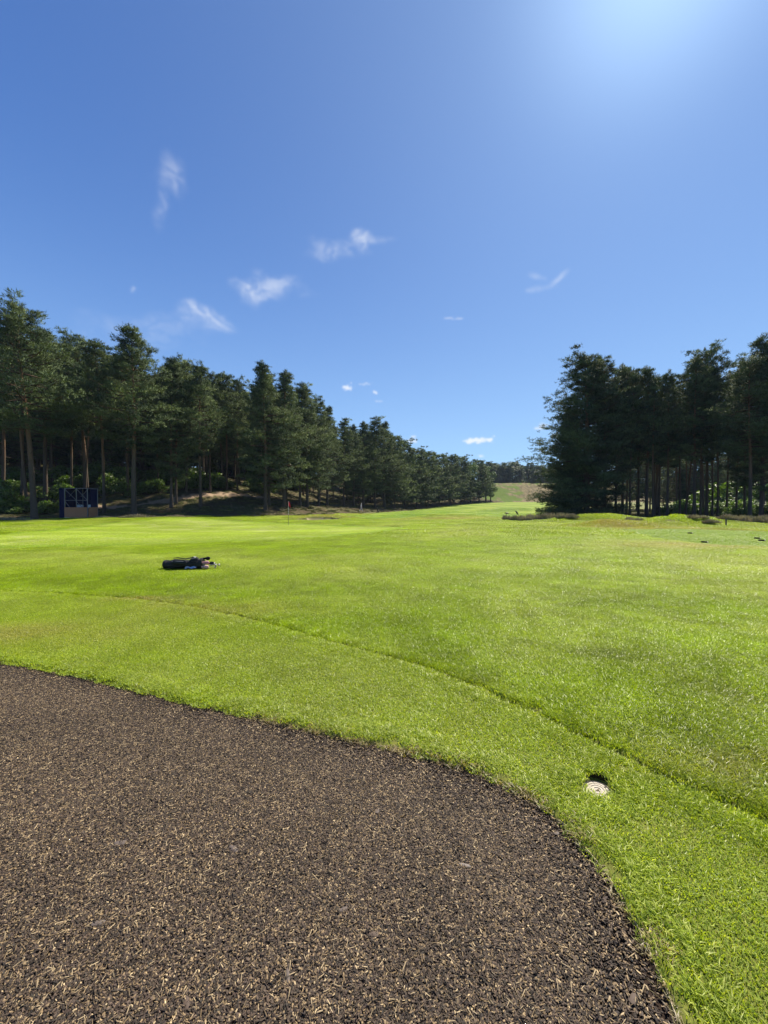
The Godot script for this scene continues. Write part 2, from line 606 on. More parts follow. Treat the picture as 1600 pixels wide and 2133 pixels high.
		var b: Basis = tilt.call(x, z) * Basis(Vector3.UP, rng.randf() * TAU).scaled(Vector3(s, s * rng.randf_range(0.8, 1.2), s))
		c_x.append(Transform3D(b, Vector3(x, height(x, z), z)))
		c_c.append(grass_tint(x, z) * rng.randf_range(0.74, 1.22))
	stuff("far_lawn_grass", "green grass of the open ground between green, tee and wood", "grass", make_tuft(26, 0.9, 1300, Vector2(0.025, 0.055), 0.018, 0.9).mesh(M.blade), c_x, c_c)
	# close mown turf: putting green, tee and the near fairway
	rng.seed = 16
	var g_x := [[], [], []]
	var g_c := [PackedColorArray(), PackedColorArray(), PackedColorArray()]
	for i in 9000:
		var z := -sqrt(rng.randf_range(12.0 * 12.0, 120.0 * 120.0)) if i % 3 == 0 else -sqrt(rng.randf_range(12.0 * 12.0, 46.0 * 46.0))
		var x := rng.randf_range(1.1, -1.1) * -z
		var zn := zone(x, z)
		var k := [GREEN, TEE, FAIRWAY].find(zn)
		if k < 0: continue
		var s := rng.randf_range(0.8, 1.2) * (1.0 if -z < 46.0 else 2.4)
		var b: Basis = tilt.call(x, z) * Basis(Vector3.UP, rng.randf() * TAU).scaled(Vector3(s, s * rng.randf_range(0.7, 1.3), s))
		g_x[k].append(Transform3D(b, Vector3(x, height(x, z), z)))
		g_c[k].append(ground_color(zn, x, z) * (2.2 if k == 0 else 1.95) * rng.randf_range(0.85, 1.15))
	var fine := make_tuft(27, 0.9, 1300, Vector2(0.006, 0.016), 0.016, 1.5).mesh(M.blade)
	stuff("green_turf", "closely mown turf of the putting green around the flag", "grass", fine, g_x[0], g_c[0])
	stuff("tee_turf", "closely mown turf of the level tee with log markers", "grass", fine, g_x[1], g_c[1])
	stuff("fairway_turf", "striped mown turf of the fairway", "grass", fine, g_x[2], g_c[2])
	print("far grass ", b_x.size(), " ", c_x.size(), " ", Time.get_ticks_msec())

# ------------------------------------------------------------------ bark mulch
func chip_color() -> Color:
	var k := rng.randf()
	if k < 0.50: return Color(0.029, 0.021, 0.0155) * rng.randf_range(0.5, 1.5)
	if k < 0.77: return Color(0.066, 0.047, 0.033) * rng.randf_range(0.7, 1.4)
	if k < 0.95: return Color(0.170, 0.122, 0.066) * rng.randf_range(0.7, 1.3)
	return Color(0.34, 0.265, 0.155) * rng.randf_range(0.8, 1.2)

func add_chip(mb: MB, at: Vector3, l: float, w: float, t: float, b: Basis, col: Color) -> void:
	# a split shard: hexagonal outline, blunt at one end, torn to a point at the other
	var o := [Vector2(-0.5, -0.32), Vector2(-0.2, -0.5), Vector2(0.28, -0.42), Vector2(0.5, rng.randf_range(-0.25, 0.25)), Vector2(0.2, 0.5), Vector2(-0.42, 0.38)]
	var k := mb.v.size()
	for s in [1.0, -1.0]:
		for q in o:
			var j := Vector3(q.x * l, s * t * 0.5 + (q.x * q.x) * t * 1.2, q.y * w)
			mb.vert(at + b * j, (b * Vector3(q.x * 0.4, s, q.y * 0.9)).normalized(), col)
	for i in 4:
		mb.ix.append_array(PackedInt32Array([k, k + i + 1, k + i + 2, k + 6, k + 8 + i, k + 7 + i]))
	for i in 6:
		var j := (i + 1) % 6
		mb.ix.append_array(PackedInt32Array([k + i, k + 6 + i, k + j, k + j, k + 6 + i, k + 6 + j]))

func build_bark() -> void:
	rng.seed = 100
	var mb := MB.new()
	for i in 1250:
		var a := rng.randf() * TAU
		var rr := 0.19 * sqrt(rng.randf())
		var k := rng.randf()
		var l := rng.randf_range(0.006, 0.016)
		var w := rng.randf_range(0.0024, 0.0062)
		if k < 0.12:
			l = rng.randf_range(0.016, 0.040); w = rng.randf_range(0.0012, 0.0030)
		elif k < 0.4:
			l = rng.randf_range(0.005, 0.011); w = l * rng.randf_range(0.5, 0.9)
		elif k < 0.42:
			l = rng.randf_range(0.018, 0.030); w = l * rng.randf_range(0.35, 0.55)
		var b := Basis(Vector3.UP, rng.randf() * TAU) * Basis(Vector3.RIGHT, rng.randfn(0, 0.45)) * Basis(Vector3.BACK, rng.randfn(0, 0.32))
		add_chip(mb, Vector3(cos(a) * rr, rng.randf_range(0.002, 0.018), sin(a) * rr), l, w, rng.randf_range(0.0015, 0.004), b, chip_color())
	rng.seed = 120
	var xs := []
	var cs := PackedColorArray()
	for gx in 120:
		for gz in 62:
			var x := -7.5 + gx * 0.085 + rng.randf_range(-0.04, 0.04)
			var z := -5.7 + gz * 0.085 + rng.randf_range(-0.04, 0.04)
			if not in_view(x, z, 0.9) or z > -0.5: continue
			if sd_path(Vector2(x, z)) > -0.185: continue
			xs.append(Transform3D(Basis(Vector3.UP, rng.randf() * TAU), Vector3(x, -0.036, z)))
			cs.append(Color(1, 1, 1) * clampf(1.0 + n_fine.get_noise_2d(x * 2.0, z * 2.0) * 0.3 + n_mid.get_noise_2d(x * 3.0, z * 3.0) * 0.25 + rng.randf_range(-0.12, 0.12), 0.6, 1.5))
	stuff("bark_mulch", "dark brown shredded bark mulch covering the curved path", "bark mulch", mb.mesh(M.chip), xs, cs)
	# loose single chips up to the edge of the turf
	rng.seed = 130
	var single := MB.new()
	add_chip(single, Vector3.ZERO, 0.017, 0.0058, 0.003, Basis(), Color(1, 1, 1))
	var ex := []; var ec := PackedColorArray()
	for i in 95000:
		var sg := rng.randi_range(0, path_edge.size() - 3)
		var pa := path_edge[sg]
		var pb := path_edge[sg + 1]
		# longer pieces of the edge get more chips
		if rng.randf() > minf(1.0, pa.distance_to(pb) / 1.2) : continue
		var pe := pa.lerp(pb, rng.randf()) + Vector2(rng.randf_range(-0.26, 0.26), rng.randf_range(-0.26, 0.26))
		var x := pe.x
		var z := pe.y
		if not in_view(x, z, 0.6): continue
		var e := sd_path(pe)
		if e < -0.23 or e > 0.006: continue
		var b := Basis(Vector3.UP, rng.randf() * TAU) * Basis(Vector3.RIGHT, rng.randfn(0, 0.4)) * Basis(Vector3.BACK, rng.randfn(0, 0.3))
		ex.append(Transform3D(b.scaled_local(Vector3(rng.randf_range(0.35, 1.2), 1, rng.randf_range(0.45, 1.1))), Vector3(x, -0.036 + rng.randf_range(0.002, 0.02), z)))
		ec.append(chip_color())
	stuff("bark_edge_mulch", "loose bark chips along the turf edge of the path", "bark mulch", single.mesh(M.chip), ex, ec)
	# larger flakes that stand out one by one
	var flakes := [[318, 1604, 0.055, 0.020, 0.5], [252, 1752, 0.060, 0.026, 0.2], [487, 1764, 0.062, 0.022, 2.6], [388, 2084, 0.042, 0.020, 2.2], [787, 1686, 0.036, 0.02, 1.0], [716, 1890, 0.034, 0.016, 0.4], [779, 1941, 0.036, 0.018, 2.9], [968, 1798, 0.055, 0.013, 2.9], [1160, 1732, 0.03, 0.018, 0.3], [820, 1553, 0.03, 0.02, 1.2], [600, 2026, 0.045, 0.012, 1.9], [205, 1918, 0.05, 0.02, 0.2], [1320, 2075, 0.04, 0.02, 0.8]]
	var said := ["grey", "flat grey", "grey brown", "reddish brown", "small dull brown", "small dark", "curled brown", "long thin pale grey", "small grey", "pale grey", "narrow dark", "dark brown", "broad dark"]
	rng.seed = 140
	for i in flakes.size():
		var f: Array = flakes[i]
		var p := gp(f[0], f[1], -0.01)
		var t := thing("bark_flake", "%s bark flake lying loose on the shredded bark path" % said[i], "bark flake", Vector3(p.x, -0.022, p.y), f[4], "larger bark flakes on the path")
		var fm := MB.new()
		var g := Color(0.085, 0.070, 0.062) if i % 3 != 0 else Color(0.070, 0.048, 0.036)
		if i in [7, 9]: g = Color(0.15, 0.13, 0.115)
		add_chip(fm, Vector3(0, 0.002, 0), f[2], f[3], 0.005, Basis(Vector3.RIGHT, rng.randf_range(-0.15, 0.15)), g)
		part("flake", fm.mesh(M.chip), t)
	# narrow edging strip that shows along the curve
	var strip := MB.new()
	var q := []
	for i in path_edge.size() - 1:
		for k in 6:
			var p := path_edge[i].lerp(path_edge[i + 1], k / 6.0)
			if p.x > 0.80 and p.y < 0.6: q.append(p)
	for i in q.size() - 1:
		var a: Vector2 = q[i]
		var b: Vector2 = q[i + 1]
		var s := (b - a).normalized().orthogonal() * 0.0013
		var top := -0.014 + 0.004 * sin(i * 1.7)
		var ca := Color(0.36, 0.30, 0.20)
		strip.quad(Vector3(a.x - s.x, top, a.y - s.y), Vector3(b.x - s.x, top, b.y - s.y), Vector3(b.x + s.x, top, b.y + s.y), Vector3(a.x + s.x, top, a.y + s.y), ca, Vector3.UP)
		strip.quad(Vector3(a.x - s.x, -0.06, a.y - s.y), Vector3(b.x - s.x, -0.06, b.y - s.y), Vector3(b.x - s.x, top, b.y - s.y), Vector3(a.x - s.x, top, a.y - s.y), ca)
		strip.quad(Vector3(a.x + s.x, -0.06, a.y + s.y), Vector3(b.x + s.x, -0.06, b.y + s.y), Vector3(b.x + s.x, top, b.y + s.y), Vector3(a.x + s.x, top, a.y + s.y), ca)
	var t2 := thing("lawn_edging", "thin tan edging strip between bark path and grass", "edging")
	part("strip", strip.mesh(M.chip), t2)
	print("bark ", Time.get_ticks_msec())

# ------------------------------------------------------------------ trees
var kinds := {}

func spray(mb: MB, p: Vector3, out: Vector3, n: int, len_: Vector2, wid: float, col: Color, soft: Vector3) -> void:
	for i in n:
		var d := (out * 0.7 + Vector3(rng.randfn(), rng.randfn() * 0.8 + 0.45, rng.randfn()) * 0.62).normalized()
		var s := d.cross(Vector3(rng.randfn(), rng.randfn(), rng.randfn())).normalized() * wid * rng.randf_range(0.6, 1.3)
		var o := p + Vector3(rng.randfn(), rng.randfn() * 0.6, rng.randfn()) * 0.11
		var l := rng.randf_range(len_.x, len_.y)
		var f := s.cross(d).normalized()
		if f.dot(soft) < 0.0: f = -f
		mb.tri(o - s * 0.5, o + s * 0.5, o + d * l, col * rng.randf_range(0.75, 1.25), (f * 0.6 + soft * 0.55).normalized())

func make_pine(seed_: int, o: Dictionary) -> Dictionary:
	rng.seed = seed_
	var H := 24.0
	var base: float = o.base
	var R: float = o.R
	var nb: int = o.nb
	var per: int = o.per
	var sh: int = o.get("shards", 11)
	var side: Vector3 = o.get("side", Vector3.ZERO)
	var lenr: Vector2 = o.get("len", Vector2(0.20, 0.42))
	var wid: float = o.get("wid", 0.062)
	var trunk := MB.new()
	var crown := MB.new()
	var bend: Vector3 = Vector3(rng.randf_range(-1, 1), 0, rng.randf_range(-1, 1)) * o.get("bend", 0.5)
	var wob := rng.randf() * TAU
	var spine := func(t: float) -> Vector3:
		return Vector3(0, H * t, 0) + bend * (t * t) + Vector3(cos(wob + t * 7.0), 0, sin(wob + t * 5.0)) * 0.14 * t
	var r0: float = o.get("r0", 0.27)
	var pts := PackedVector3Array()
	var rad := PackedFloat32Array()
	var cols := PackedColorArray()
	for i in 17:
		var t := i / 16.0
		var q: Vector3 = spine.call(t * 0.97)
		if i == 0: q.y = -0.35
		pts.append(q)
		rad.append(r0 * (pow(1.0 - t, 0.75) * 0.93 + 0.05) * (1.35 if i == 0 else 1.0))
		var k := clampf((t - 0.22) / 0.3 + rng.randf_range(-0.25, 0.25), 0.0, 1.0)
		cols.append(Color(0.165, 0.130, 0.100).lerp(Color(0.40, 0.225, 0.115), k * 0.85))
	trunk.tube(pts, rad, cols, 9)
	# dead stubs on the bare stem
	for i in int(o.get("stubs", 5)):
		var t := rng.randf_range(base * 0.45, base + 0.05)
		var a := rng.randf() * TAU
		var p: Vector3 = spine.call(t)
		var d := Vector3(cos(a), rng.randf_range(-0.15, 0.3), sin(a))
		var l := rng.randf_range(0.5, 1.9)
		trunk.tube(PackedVector3Array([p, p + d * l * 0.6, p + d * l + Vector3(0, rng.randf_range(-0.2, 0.3), 0)]), PackedFloat32Array([0.05, 0.03, 0.012]), PackedColorArray([Color(0.16, 0.125, 0.10)]), 4)
	for i in nb:
		var u := (i + rng.randf()) / nb
		u = pow(u, o.get("pow", 0.9))
		var t := base + (0.985 - base) * u
		var p: Vector3 = spine.call(t * 0.97)
		var a := i * 2.39996 + rng.randf_range(-0.5, 0.5)
		var prof := lerpf(o.get("low", 0.62), 1.0, smoothstep(0.0, 0.3, u)) * lerpf(1.0, o.get("tip", 0.16), smoothstep(0.32, 1.0, u))
		var L := R * prof * rng.randf_range(0.55, 1.18)
		var hd := Vector3(cos(a), 0, sin(a))
		L *= 1.0 + side.dot(hd)
		if L < 0.3: L = 0.3
		var lift := lerpf(o.get("droop", -0.12), 0.75, u * u)
		var mid := p + hd * L * 0.55 + Vector3.UP * L * 0.55 * lift
		var tip := p + hd * L + Vector3.UP * L * (lift + 0.16)
		trunk.tube(PackedVector3Array([p, mid, tip]), PackedFloat32Array([0.030 + 0.013 * L, 0.02 + 0.006 * L, 0.01]), PackedColorArray([Color(0.15, 0.10, 0.065)]), 4, false)
		var cnt := int(per * (0.35 + 0.65 * L / R))
		var tone: Color = Color(0.038, 0.062, 0.032).lerp(Color(0.108, 0.146, 0.054), rng.randf()) * o.get("tone", 1.0)
		# needle pads: flat clumps on the outer half of the limb, with gaps between them
		var pads := maxi(2, int(round(1.2 + L * 0.75)))
		for k in pads:
			var f := lerpf(o.get("inner", 0.42), 1.02, (k + rng.randf_range(0.1, 0.9)) / pads)
			var side_off := hd.cross(Vector3.UP) * rng.randfn() * L * 0.20 * f
			var q := (p.lerp(mid, f * 2.0) if f < 0.5 else mid.lerp(tip, f * 2.0 - 1.0)) + side_off + Vector3.UP * rng.randfn() * 0.12
			trunk.tube(PackedVector3Array([q - side_off * 0.9 - hd * 0.3, q]), PackedFloat32Array([0.022, 0.010]), PackedColorArray([Color(0.15, 0.10, 0.065)]), 3, false)
			var pr: float = (0.36 + 0.10 * L) * rng.randf_range(0.7, 1.25) * o.get("pad", 1.0)
			var pt: Color = tone * rng.randf_range(0.8, 1.25)
			for j in maxi(4, cnt / pads):
				var e := Vector3(rng.randfn(), rng.randfn() * 0.36, rng.randfn()) * pr * 0.62
				var soft := (e.normalized() * 0.45 + Vector3.UP * 0.65 + hd * 0.35).normalized()
				spray(crown, q + e, (hd * 0.55 + Vector3.UP * 0.55 + e.normalized() * 0.5).normalized(), sh, lenr, wid, pt * rng.randf_range(0.85, 1.15), soft)
	# leading shoots
	for i in 5:
		var q2: Vector3 = spine.call(0.97) + Vector3(rng.randfn() * 0.3, rng.randf_range(-0.5, 0.3), rng.randfn() * 0.3)
		for j in 5:
			spray(crown, q2 + Vector3.UP * j * 0.14, Vector3.UP, sh, lenr, wid * 0.9, Color(0.055, 0.085, 0.042), Vector3.UP)
	return {"trunk": trunk.mesh(M.bark), "crown": crown.mesh(M.needle)}

func leaf_ball(mb: MB, center: Vector3, rad: Vector3, leaves: int, size: float, col: Color) -> void:
	for i in leaves:
		var d := Vector3(rng.randfn(), rng.randfn() + 0.15, rng.randfn()).normalized()
		var k := pow(rng.randf(), 0.25)
		var p := center + Vector3(d.x * rad.x, d.y * rad.y, d.z * rad.z) * k
		var a := (d * 0.5 + Vector3(rng.randfn(), rng.randfn() * 0.6, rng.randfn()) * 0.8).normalized()
		var s := a.cross(Vector3(rng.randfn(), rng.randfn() + 1.0, rng.randfn())).normalized() * size * 0.26
		var l := a * size * rng.randf_range(0.7, 1.3)
		var c := col * rng.randf_range(0.7, 1.35)
		var f := s.cross(a).normalized()
		if f.dot(d) < 0.0: f = -f
		f = (f * 0.7 + d * 0.35).normalized()
		var b := mb.v.size()
		mb.vert(p - l * 0.5, f, c); mb.vert(p + s, f, c); mb.vert(p + l * 0.5, f, c); mb.vert(p - s, f, c)
		if (l).cross(s + l * 0.5).dot(f) < 0.0: mb.ix.append_array(PackedInt32Array([b, b + 2, b + 1, b, b + 3, b + 2]))
		else: mb.ix.append_array(PackedInt32Array([b, b + 1, b + 2, b, b + 2, b + 3]))

func make_broadleaf(seed_: int, tone: Color, low: float) -> Dictionary:
	rng.seed = seed_
	var trunk := MB.new()
	var crown := MB.new()
	trunk.tube(PackedVector3Array([Vector3(0, -0.4, 0), Vector3(0.1, 5, 0), Vector3(0, 11, 0.3), Vector3(0, 17, 0)]), PackedFloat32Array([0.5, 0.38, 0.25, 0.08]), PackedColorArray([Color(0.12, 0.10, 0.08)]), 8)
	for i in 26:
		var u := rng.randf()
		var y := lerpf(low, 21.5, u)
		var rr := 5.2 * sqrt(maxf(0.05, 1.0 - pow(absf(u - 0.42) / 0.62, 2.2))) * rng.randf_range(0.35, 0.9)
		var a := rng.randf() * TAU
		var p := Vector3(cos(a) * rr, y, sin(a) * rr)
		trunk.tube(PackedVector3Array([Vector3(0, y * 0.7, 0), p]), PackedFloat32Array([0.12, 0.03]), PackedColorArray([Color(0.11, 0.09, 0.07)]), 4, false)
		leaf_ball(crown, p, Vector3(2.0, 1.5, 2.0) * rng.randf_range(0.8, 1.3), 330, 0.5, tone * rng.randf_range(0.75, 1.25))
	return {"trunk": trunk.mesh(M.bark), "crown": crown.mesh(M.leaf)}

func plant_tree(kind: String, called: String, p: Vector2, tall: float, turn: float, label: String, group := "", category := "pine tree", fat := 1.0, lean := Vector2.ZERO, lift := 0.0) -> void:
	var t := thing(called, label, category, on_ground(p, lift), 0.0, group)
	var s := tall / 24.0
	var b := Basis(Vector3.UP, turn).scaled(Vector3(s * fat, s, s * fat))
	if lean != Vector2.ZERO: b = Basis(Vector3(lean.y, 0, -lean.x).normalized(), lean.length()) * b
	t.basis = b
	part("trunk", kinds[kind].trunk, t)
	part("crown", kinds[kind].crown, t)

func skyline(px: float) -> float:
	var pts := [[-400, 560], [0, 600], [50, 628], [100, 690], [150, 725], [165, 735], [190, 706], [215, 690], [245, 682], [290, 708], [318, 775], [345, 748], [390, 752], [420, 765], [470, 782], [500, 795], [540, 760], [585, 772], [620, 800], [650, 822], [690, 852], [725, 884], [760, 876], [800, 880], [822, 908], [850, 925], [880, 942], [930, 952], [1000, 962], [1036, 990], [1060, 965], [1120, 962], [1135, 900], [1160, 790], [1235, 738], [1270, 752], [1340, 768], [1400, 775], [1480, 730], [1520, 778], [1590, 690], [1800, 640], [2200, 600]]
	for i in pts.size() - 1:
		if px <= pts[i + 1][0]:
			return lerpf(pts[i][1], pts[i + 1][1], clampf((px - pts[i][0]) / float(pts[i + 1][0] - pts[i][0]), 0.0, 1.0))
	return 600.0

func build_trees() -> void:
	kinds.a = make_pine(301, {"base": 0.42, "R": 5.4, "nb": 84, "per": 66, "bend": 1.0, "tip": 0.30, "stubs": 7})
	kinds.b = make_pine(302, {"base": 0.36, "R": 4.9, "nb": 84, "per": 60, "bend": 0.6, "stubs": 8})
	kinds.c = make_pine(303, {"base": 0.46, "R": 4.2, "nb": 66, "per": 56, "bend": 0.9, "tip": 0.35, "stubs": 9, "r0": 0.22})
	kinds.d = make_pine(304, {"base": 0.16, "R": 5.6, "nb": 110, "per": 70, "bend": 0.5, "low": 0.75, "droop": -0.2, "stubs": 3, "r0": 0.33})
	kinds.e = make_pine(305, {"base": 0.20, "R": 5.0, "nb": 100, "per": 62, "bend": 0.7, "low": 0.6, "tip": 0.25, "stubs": 4})
	kinds.f = make_pine(306, {"base": 0.035, "R": 5.4, "nb": 150, "per": 100, "bend": 0.3, "low": 1.0, "tip": 0.30, "droop": -0.26, "pow": 1.15, "inner": 0.30, "stubs": 2, "r0": 0.38, "side": Vector3(-0.26, 0, 0.08)})
	kinds.g = make_pine(307, {"base": 0.55, "R": 2.9, "nb": 40, "per": 34, "bend": 0.8, "shards": 9, "wid": 0.10, "stubs": 7, "r0": 0.19})
	kinds.h = make_pine(308, {"base": 0.08, "R": 5.8, "nb": 90, "per": 42, "tip": 0.45, "bend": 0.4, "low": 0.8, "shards": 9, "wid": 0.15, "len": Vector2(0.35, 0.7), "stubs": 1, "tone": 1.1, "pad": 1.25})
	kinds.k = make_pine(309, {"base": 0.44, "R": 4.8, "nb": 72, "per": 60, "bend": 1.4, "tip": 0.4, "stubs": 6, "r0": 0.24, "pow": 0.8})
	kinds.oak = make_broadleaf(310, Color(0.060, 0.100, 0.030), 4.0)
	kinds.oak_dark = make_broadleaf(311, Color(0.050, 0.078, 0.034), -0.5)
	print("tree kinds ", Time.get_ticks_msec())
	var wood := "pines of the wood behind the green"
	# front of the wood: trunk column, distance, row of the top, kind, turn, label
	var front := [
		[72, 43.0, 640, "a", 0.4, "tall pine with thick bare tan trunk leaning beside the blue shelter", 1.15],
		[58, 53.0, 668, "c", 2.0, "slim leaning pine just behind the thick tan trunk by the shelter", 1.0],
		[96, 57.0, 690, "b", 4.4, "orange barked pine standing among shrubs behind the shelter", 1.1],
		[150, 60.0, 730, "g", 1.4, "thin dark pine rising directly behind the blue shelter", 1.1],
		[183, 60.0, 706, "k", 0.2, "crooked pine behind the plywood end of the blue shelter", 1.0],
		[217, 51.0, 712, "c", 5.2, "straight dark pine on short grass next to the plywood panel", 1.0],
		[279, 49.5, 682, "b", 3.3, "tall pine standing by the heather cushions with windswept crown", 1.2],
		[330, 64.0, 775, "g", 2.6, "slender pine behind the sandy track end", 1.0],
		[357, 54.0, 748, "e", 0.9, "pine in a close pair at the edge of the dark bank", 0.95],
		[367, 55.5, 752, "k", 3.9, "second pine of the close pair at the bank edge", 0.95],
		[389, 62.0, 757, "c", 1.1, "bare stemmed pine standing above the sandy track", 1.0],
		[418, 56.0, 757, "b", 5.6, "pine standing low on the dark heather bank", 0.95],
		[438, 63.0, 776, "c", 2.9, "pine at the top of the bank beside the pale track", 1.0],
		[473, 66.0, 780, "c", 0.3, "pine with narrow crown where the track crests the bank", 1.0],
		[495, 68.0, 792, "k", 4.1, "thin pine at the end of the pale track", 0.9],
		[553, 60.0, 757, "d", 1.7, "dense bushy pine with low branches behind the flag", 0.95],
		[561, 64.0, 775, "e", 3.0, "pine tucked behind the dense bushy pine", 0.9],
		[592, 65.0, 772, "d", 5.0, "broad pine with thick trunk directly behind the flagstick", 0.95],
		[625, 72.0, 800, "e", 0.6, "pine above the heather mound behind the bunker", 1.0],
		[640, 74.0, 808, "d", 2.2, "shaggy pine beside the heather mound top", 0.95],
		[664, 80.0, 830, "e", 4.9, "rounded pine on the wood edge past the bunker", 1.0],
		[682, 85.0, 848, "d", 3.6, "pine with pale lit stem past the bunker", 1.0],
		[716, 92.0, 872, "e", 1.0, "twin looking pine behind the walking golfer's path", 1.0],
		[737, 96.0, 886, "d", 2.5, "low branched pine near the walking golfer", 1.0],
		[757, 100.0, 878, "d", 5.5, "tall pine standing directly behind the walking golfer", 1.0],
		[781, 104.0, 870, "e", 0.1, "tallest pine of the wood edge by the trolley bag", 1.1],
		[800, 109.0, 880, "d", 3.1, "wide pine with low skirt above the trolley bag", 1.1],
		[822, 114.0, 910, "h", 4.4, "grey green pine at the fairway bend", 1.0],
		[843, 124.0, 920, "h", 1.9, "pale rounded pine at the fairway bend", 1.1],
		[868, 134.0, 938, "h", 0.8, "", 1.35], [892, 143.0, 944, "h", 2.7, "", 1.35], [915, 152.0, 948, "h", 4.0, "", 1.35], [938, 161.0, 951, "h", 5.4, "", 1.35],
		[960, 170.0, 953, "h", 1.3, "", 1.35], [980, 178.0, 956, "oak", 2.0, "", 1.0], [998, 185.0, 960, "h", 3.5, "", 1.35], [1012, 190.0, 963, "oak", 4.6, "", 1.0], [1022, 194.0, 978, "oak", 0.5, "", 0.9]]
	for f in front:
		var p := at_d(f[0], f[1])
		var tall := rise_to(f[2], f[1]) - height(p.x, p.y)
		var lean := Vector2.ZERO
		if f[0] == 72: lean = Vector2(-0.055, 0)
		if f[0] == 58: lean = Vector2(-0.07, 0.02)
		if f[0] == 183: lean = Vector2(-0.04, 0)
		if f[3] == "oak":
			plant_tree("oak", "broadleaf_tree", p, tall, f[4], "rounded broadleaf tree closing the far end of the wood", "broadleaf trees at the end of the wood", "tree", f[6])
		elif f[5] == "":
			plant_tree(f[3], "pine_tree", p, tall, f[4], "distant rounded pine in the row along the fairway", "pines along the fairway", "pine tree", f[6])
		else:
			plant_tree(f[3], "pine_tree", p, tall, f[4], f[5], wood, "pine tree", f[6], lean)
	# deeper rows of the wood
	rng.seed = 77
	var made := 0
	for i in treeline.size() - 1:
		var a := treeline[i]
		var b := treeline[i + 1]
		if a.y < -215.0: continue
		var nor := (b - a).normalized().orthogonal()
		if nor.dot(Vector2(-0.6, -0.8)) < 0.0: nor = -nor
		var far := a.y < -100.0
		for row in ([7.0, 15.0, 26.0] if far else [6.5, 13.0, 20.0, 29.0, 37.0, 45.0, 54.0]):
			var n := maxi(1, int(a.distance_to(b) / ((9.5 if row < 25.0 else 4.8) if not far else 6.0)))
			for k in n:
				var p: Vector2 = a.lerp(b, (k + rng.randf()) / n) + nor * (row + rng.randf_range(-2.2, 2.2))
				var d := -p.y
				if d < 40.0: continue
				var px := 800.0 + p.x / d * FPX
				if px < -190.0 or px > 1030.0: continue
				var s := sside(treeline, p)
				if s < 4.0: continue
				var top := maxf(skyline(px), maxf(skyline(px - 18), skyline(px + 18))) + rng.randf_range(6.0, 34.0)
				var tall := minf(rng.randf_range(20.0, 25.0), rise_to(top, d) - height(p.x, p.y))
				if tall < 9.0: continue
				var kd: String = ["g", "c", "k", "g", "b", "c"][rng.randi() % 6]
				if far: kd = ["h", "g", "h"][rng.randi() % 3]
				elif row > 25.0: kd = ["e", "d", "h", "d"][rng.randi() % 4]
				var lb := "dark pine standing deep inside the wood behind the green" if not far else "pine standing deep inside the wood along the fairway"
				plant_tree(kd, "pine_tree", p, tall, rng.randf() * TAU, lb, "pines deep inside the wood" if not far else "pines deep inside the fairway wood", "pine tree", rng.randf_range(0.85, 1.15), Vector2(rng.randfn(), rng.randfn()) * 0.03)
				made += 1
	print("left wood ", made)
	# copse on the other side of the fairway
	var grp := "pines of the copse beyond the mound"
	var right := [
		[1222, 57.0, 738, "f", 0.0, "big pine with branches sweeping to the ground at the copse corner", 1.15],
		[1192, 60.0, 850, "f", 0.4, "lower pine filling the skirt of branches at the copse corner", 1.0],
		[1243, 60.5, 748, "d", 2.1, "pine sharing the corner of the copse with the sweeping one", 0.9],
		[1260, 57.0, 752, "e", 4.0, "thick dark trunked pine just inside the copse corner", 1.0],
		[1283, 59.0, 768, "c", 1.0, "pine with windblown top near the copse corner", 0.9],
		[1297, 62.0, 762, "b", 3.2, "", 0.78], [1312, 57.0, 780, "c", 0.4, "", 0.78], [1330, 60.0, 772, "k", 5.1, "", 0.78],
		[1347, 56.0, 766, "b", 2.6, "pine with pointed top in the middle of the copse", 0.9],
		[1360, 54.0, 790, "g", 1.5, "", 0.86], [1373, 58.0, 782, "c", 3.7, "", 0.78], [1390, 54.0, 774, "b", 0.8, "", 0.74],
		[1416, 58.0, 782, "k", 4.3, "", 0.78],
		[1446, 51.0, 742, "b", 5.9, "tall pine with layered top beside the double trunk", 0.88], [1459, 52.5, 760, "c", 1.9, "", 0.78],
		[1472, 54.0, 730, "k", 0.1, "tallest windswept pine in the copse above the bright shrubs", 0.9], [1484, 56.0, 765, "g", 2.2, "", 0.78],
		[1495, 53.0, 782, "c", 3.9, "", 0.78], [1514, 55.0, 776, "g", 5.0, "", 0.86], [1534, 52.0, 772, "c", 0.7, "", 0.78],
		[1551, 50.0, 752, "e", 2.9, "", 0.70], [1562, 44.0, 748, "a", 4.7, "stout pine trunk standing by the dark heather bank", 0.95],
		[1586, 46.0, 700, "b", 1.2, "tall pine at the tee end of the copse", 0.95], [1610, 45.0, 680, "d", 3.4, "", 0.78], [1660, 43.0, 660, "b", 0.9, "", 0.78], [1720, 44.0, 650, "e", 2.0, "", 0.78]]
	for f in right:
		var p := at_d(f[0], f[1])
		var tall := rise_to(f[2], f[1]) - height(p.x, p.y)
		plant_tree(f[3], "pine_tree", p, tall, f[4], f[5] if f[5] else "bare trunked pine in the front row of the copse", grp, "pine tree", f[6])
	rng.seed = 78
	made = 0
